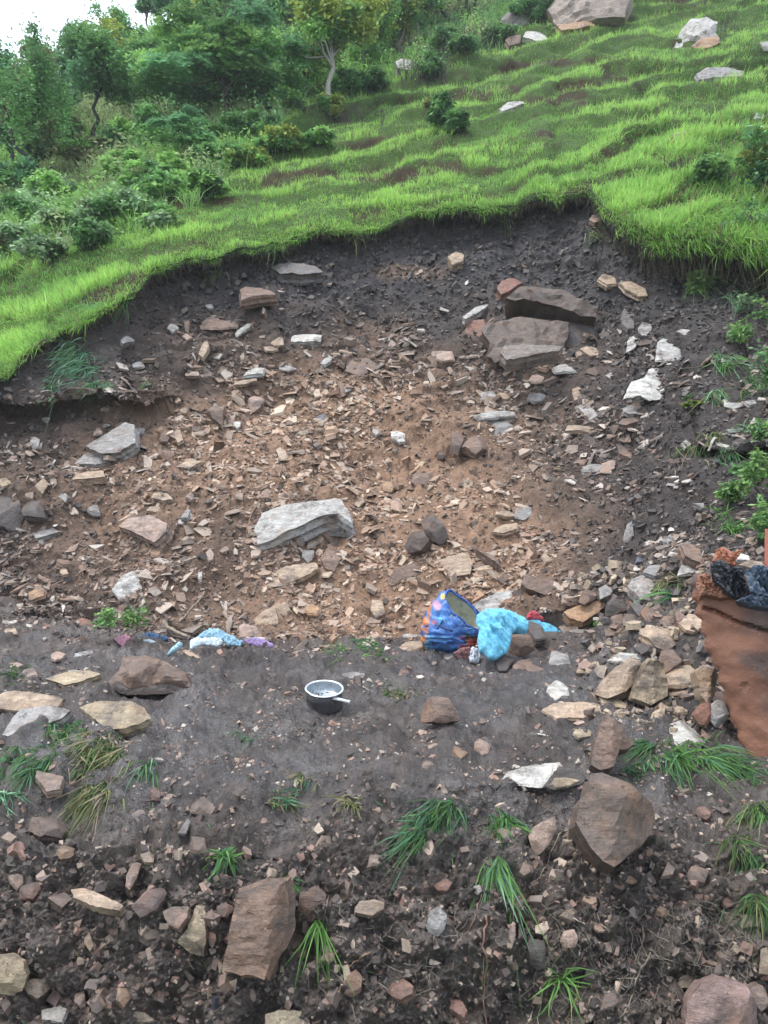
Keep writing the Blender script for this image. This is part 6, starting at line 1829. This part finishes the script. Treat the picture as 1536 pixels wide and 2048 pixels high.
# ------------------------------------------------------------------ red clay wall
def clay_wall():
    C = hit(1400, 1420)
    n = unit([-.62, -.78, .06])
    d0 = C[1] * 1.0 
    top = [(1380, 1156), (1388, 1146), (1402, 1150), (1412, 1142), (1440, 1152), (1470, 1148), (1500, 1156), (1540, 1150), (1620, 1160), (1760, 1150), (1900, 1160)]
    outl = top + [(1960, 1700), (1700, 1640), (1560, 1560), (1494, 1520), (1474, 1482), (1470, 1462), (1458, 1446), (1456, 1420), (1444, 1402), (1445, 1380), (1434, 1366), (1436, 1340), (1424, 1330), (1420, 1310), (1406, 1298), (1409, 1276), (1400, 1262), (1402, 1240), (1386, 1228), (1394, 1208), (1380, 1196), (1384, 1178), (1374, 1168)]
    uc, vc = np.mean([p[0] for p in outl]), np.mean([p[1] for p in outl])
    anchor = hit(1478, 1492)
    t = np.dot(anchor - CAMP, n) / np.dot(ray(uc, vc), n)
    dd = t
    m = dd / F
    root = empty('clay_wall', tuple(at(1440, 1480, 5.2))); tag(root, "broken red-brown clay house wall standing at the right edge", 'wall', kind='thing')
    def hf(x, y, ed, rng, poly):
        q = np.stack([x, y, x * 0], 1)
        h = .02 * fbm(q, .5, 3, 3) + .006 * fbm(q, .08, 3, 5) - .03 * np.exp(-ed / .02)
        pits = fbm(q, .11, 2, 9)
        h -= .012 * sstep(.75, .9, pits)
        # crack running down to the right from the upper left
        cu = [(1408, 1217), (1430, 1222), (1462, 1238), (1480, 1246), (1500, 1252), (1530, 1262), (1580, 1270)]
        e1 = unit(np.array([1, 0, 0]) - n[0] * n); e2 = np.cross(n, e1); Cc = at(uc, vc, dd)
        cp = []
        for (u, v) in cu:
            r = ray(u, v); tt = np.dot(Cc - CAMP, n) / np.dot(r, n); pp = CAMP + r * tt - Cc; cp.append((pp @ e1, pp @ e2))
        cp = np.array(cp); dm = np.full(len(x), 9.0); P2 = np.stack([x, y], 1)
        for a, b in zip(cp[:-1], cp[1:]):
            ab = b - a; tt = np.clip(((P2 - a) @ ab) / (ab @ ab), 0, 1); dm = np.minimum(dm, np.linalg.norm(P2 - a - tt[:, None] * ab, axis=1))
        return h - .05 * np.exp(-(dm / .009) ** 2)
    V, fs, M, size, e1, e2 = patch_mesh(outl, at(uc, vc, dd), n, .34, 3.2 * m, hf, 4, .01, 1.0, 5)
    W = np.array([tuple(M @ Vector(p_)) for p_ in V]); pu = CX + W[:, 0] / W[:, 1] * F; pv = CY - (W[:, 2] - H) / W[:, 1] * F
    st = fbm(W, .3, 4, 88)
    soot = np.clip(sstep(1470, 1520, pu + 30 * st) * sstep(1300, 1255, pv + 30 * st) + sstep(1490, 1530, pu + 40 * st) * sstep(1290, 1320, pv) * sstep(1430, 1390, pv + 40 * st) + sstep(1190, 1165, pv + 20 * st), 0, 1) * .8
    cc_ = mixv([.175, .078, .046], [.06, .048, .046], soot) * (1 + .25 * st[:, None])
    w = mk('wall_body', V, fs, M_CLAY, cc_, False, None, None, M)
    w.parent = root; w.matrix_parent_inverse = Matrix.Translation(-Vector(root.location))
    return n, dd, anchor
wn_, wd_d, wanch = clay_wall()
def wall_depth(u, v): return np.dot(wanch - CAMP, wn_) / np.dot(ray(u, v), wn_)
M_TARP = mat_cloth("tarpaulin", .6, 120.0, .5, 0.0)
def wcloth(name, lb, cat, ol, c, bulge, off, seed, n=(-.3, -.8, .5), mat=None, folds=.06, thick=.05):
    uc, vc = np.mean([p[0] for p in ol]), np.mean([p[1] for p in ol])
    return cloth(name, lb, cat, ol, c, bulge * .4, n=n, folds=folds * 1.5, sm=False, fscale=.12, d=wall_depth(uc, vc) - off, s=2.6, mat=mat or M_TARP, seed=seed, thick=thick)
wcloth('tarpaulin', "dark charred tarpaulin draped over the clay wall's top", 'tarpaulin',
       [(1420, 1128), (1440, 1120), (1462, 1132), (1486, 1136), (1490, 1160), (1500, 1186), (1490, 1196), (1462, 1192), (1440, 1170), (1424, 1158)], (.014, .017, .024), .1, .05, 41)
wcloth('tarpaulin', "blue-grey plastic sheet lying across the clay wall's top right", 'tarpaulin',
       [(1490, 1140), (1510, 1132), (1600, 1134), (1720, 1150), (1720, 1200), (1600, 1196), (1540, 1196), (1500, 1184)], (.07, .10, .14), .08, .09, 43)
wcloth('tarpaulin', "lower fold of dark blue sheet drooping down the clay wall", 'tarpaulin',
       [(1470, 1204), (1500, 1190), (1540, 1190), (1640, 1196), (1720, 1230), (1640, 1226), (1540, 1218), (1500, 1212)], (.03, .045, .07), .08, .13, 45)
wcloth('mud_clump', "red brown clay lump collapsed on top of the wall", 'mud',
       [(1396, 1152), (1410, 1146), (1440, 1164), (1462, 1180), (1472, 1194), (1440, 1196), (1412, 1188), (1398, 1196), (1392, 1170)], (.19, .085, .05), .2, .04, 47, mat=M_CLAY, folds=.04)
wcloth('mud_clump', "orange red clay crumbs rising behind the charred tarpaulin", 'mud',
       [(1424, 1122), (1432, 1100), (1448, 1094), (1462, 1104), (1486, 1100), (1480, 1114), (1470, 1130), (1440, 1126)], (.26, .10, .055), .25, -.12, 49, mat=M_CLAY, folds=.05)
mb = MB(); wd = wall_depth(1532, 1134) + .12; q0 = at(1537, 1134, wd); q1 = at(1537, 1058, wd)
mb.tube([q0 - np.array([0, 0, .35]), (q0 + q1) / 2, q1], [.022, .022, .02], (.38, .13, .09), 12)
tag(mb.build('post', M_CLAY, None, False), "brick-red upright post at the right edge above the clay wall", 'post', kind='thing')
stone('stone', "cream stone on the clay wall's top beside the red clay crumbs", 'stone', [(1474, 1118), (1482, 1106), (1498, 1112), (1500, 1120)], 'W', d=wall_depth(1486, 1114) + .1, thick=.5)
stone('stone', "tan flat stone laid on top of the clay wall", 'stone', [(1478, 1128), (1500, 1120), (1524, 1122), (1530, 1132), (1500, 1136)], 'T', d=wall_depth(1500, 1128) + .06, thick=.4)
# dark slat stuck in the bottom of the bank
mb = MB(); a = hit(438, 1986); b = hit(424, 2070)
mb.tube([a - np.array([0, .06, -.02]), (a + b) / 2 - np.array([0, .05, 0]), b - np.array([0, .04, 0])], [.014, .016, .016], (.035, .035, .045), 4)
tag(mb.build('slat', M_SHEET, None, False), "dark shiny slat standing at the bottom left of the bank", 'slat', kind='thing')
for o in bpy.data.objects:
    if o.parent is None and o.get('category') and not o.get('kind'): o['kind'] = 'thing'

# thin damp air over the slope
def haze():
    x0, x1, y0, y1, z0, z1 = -610, 610, -510, 710, -26, 60
    mb = MB(); V = [(x, y, z) for z in (z0, z1) for y in (y0, y1) for x in (x0, x1)]
    mb.add(V, [], [(0, 2, 3, 1), (4, 5, 7, 6), (0, 1, 5, 4), (2, 6, 7, 3), (0, 4, 6, 2), (1, 3, 7, 5)])
    m = bpy.data.materials.new("damp_air"); m.use_nodes = True
    nt = m.node_tree; nt.nodes.clear()
    out = nt.nodes.new('ShaderNodeOutputMaterial'); v = nt.nodes.new('ShaderNodeVolumePrincipled')
    v.inputs['Color'].default_value = (.88, .93, 1, 1); v.inputs['Density'].default_value = 0.0011
    nt.links.new(v.outputs[0], out.inputs['Volume'])
    tag(mb.build("haze", m), kind='stuff')
haze()
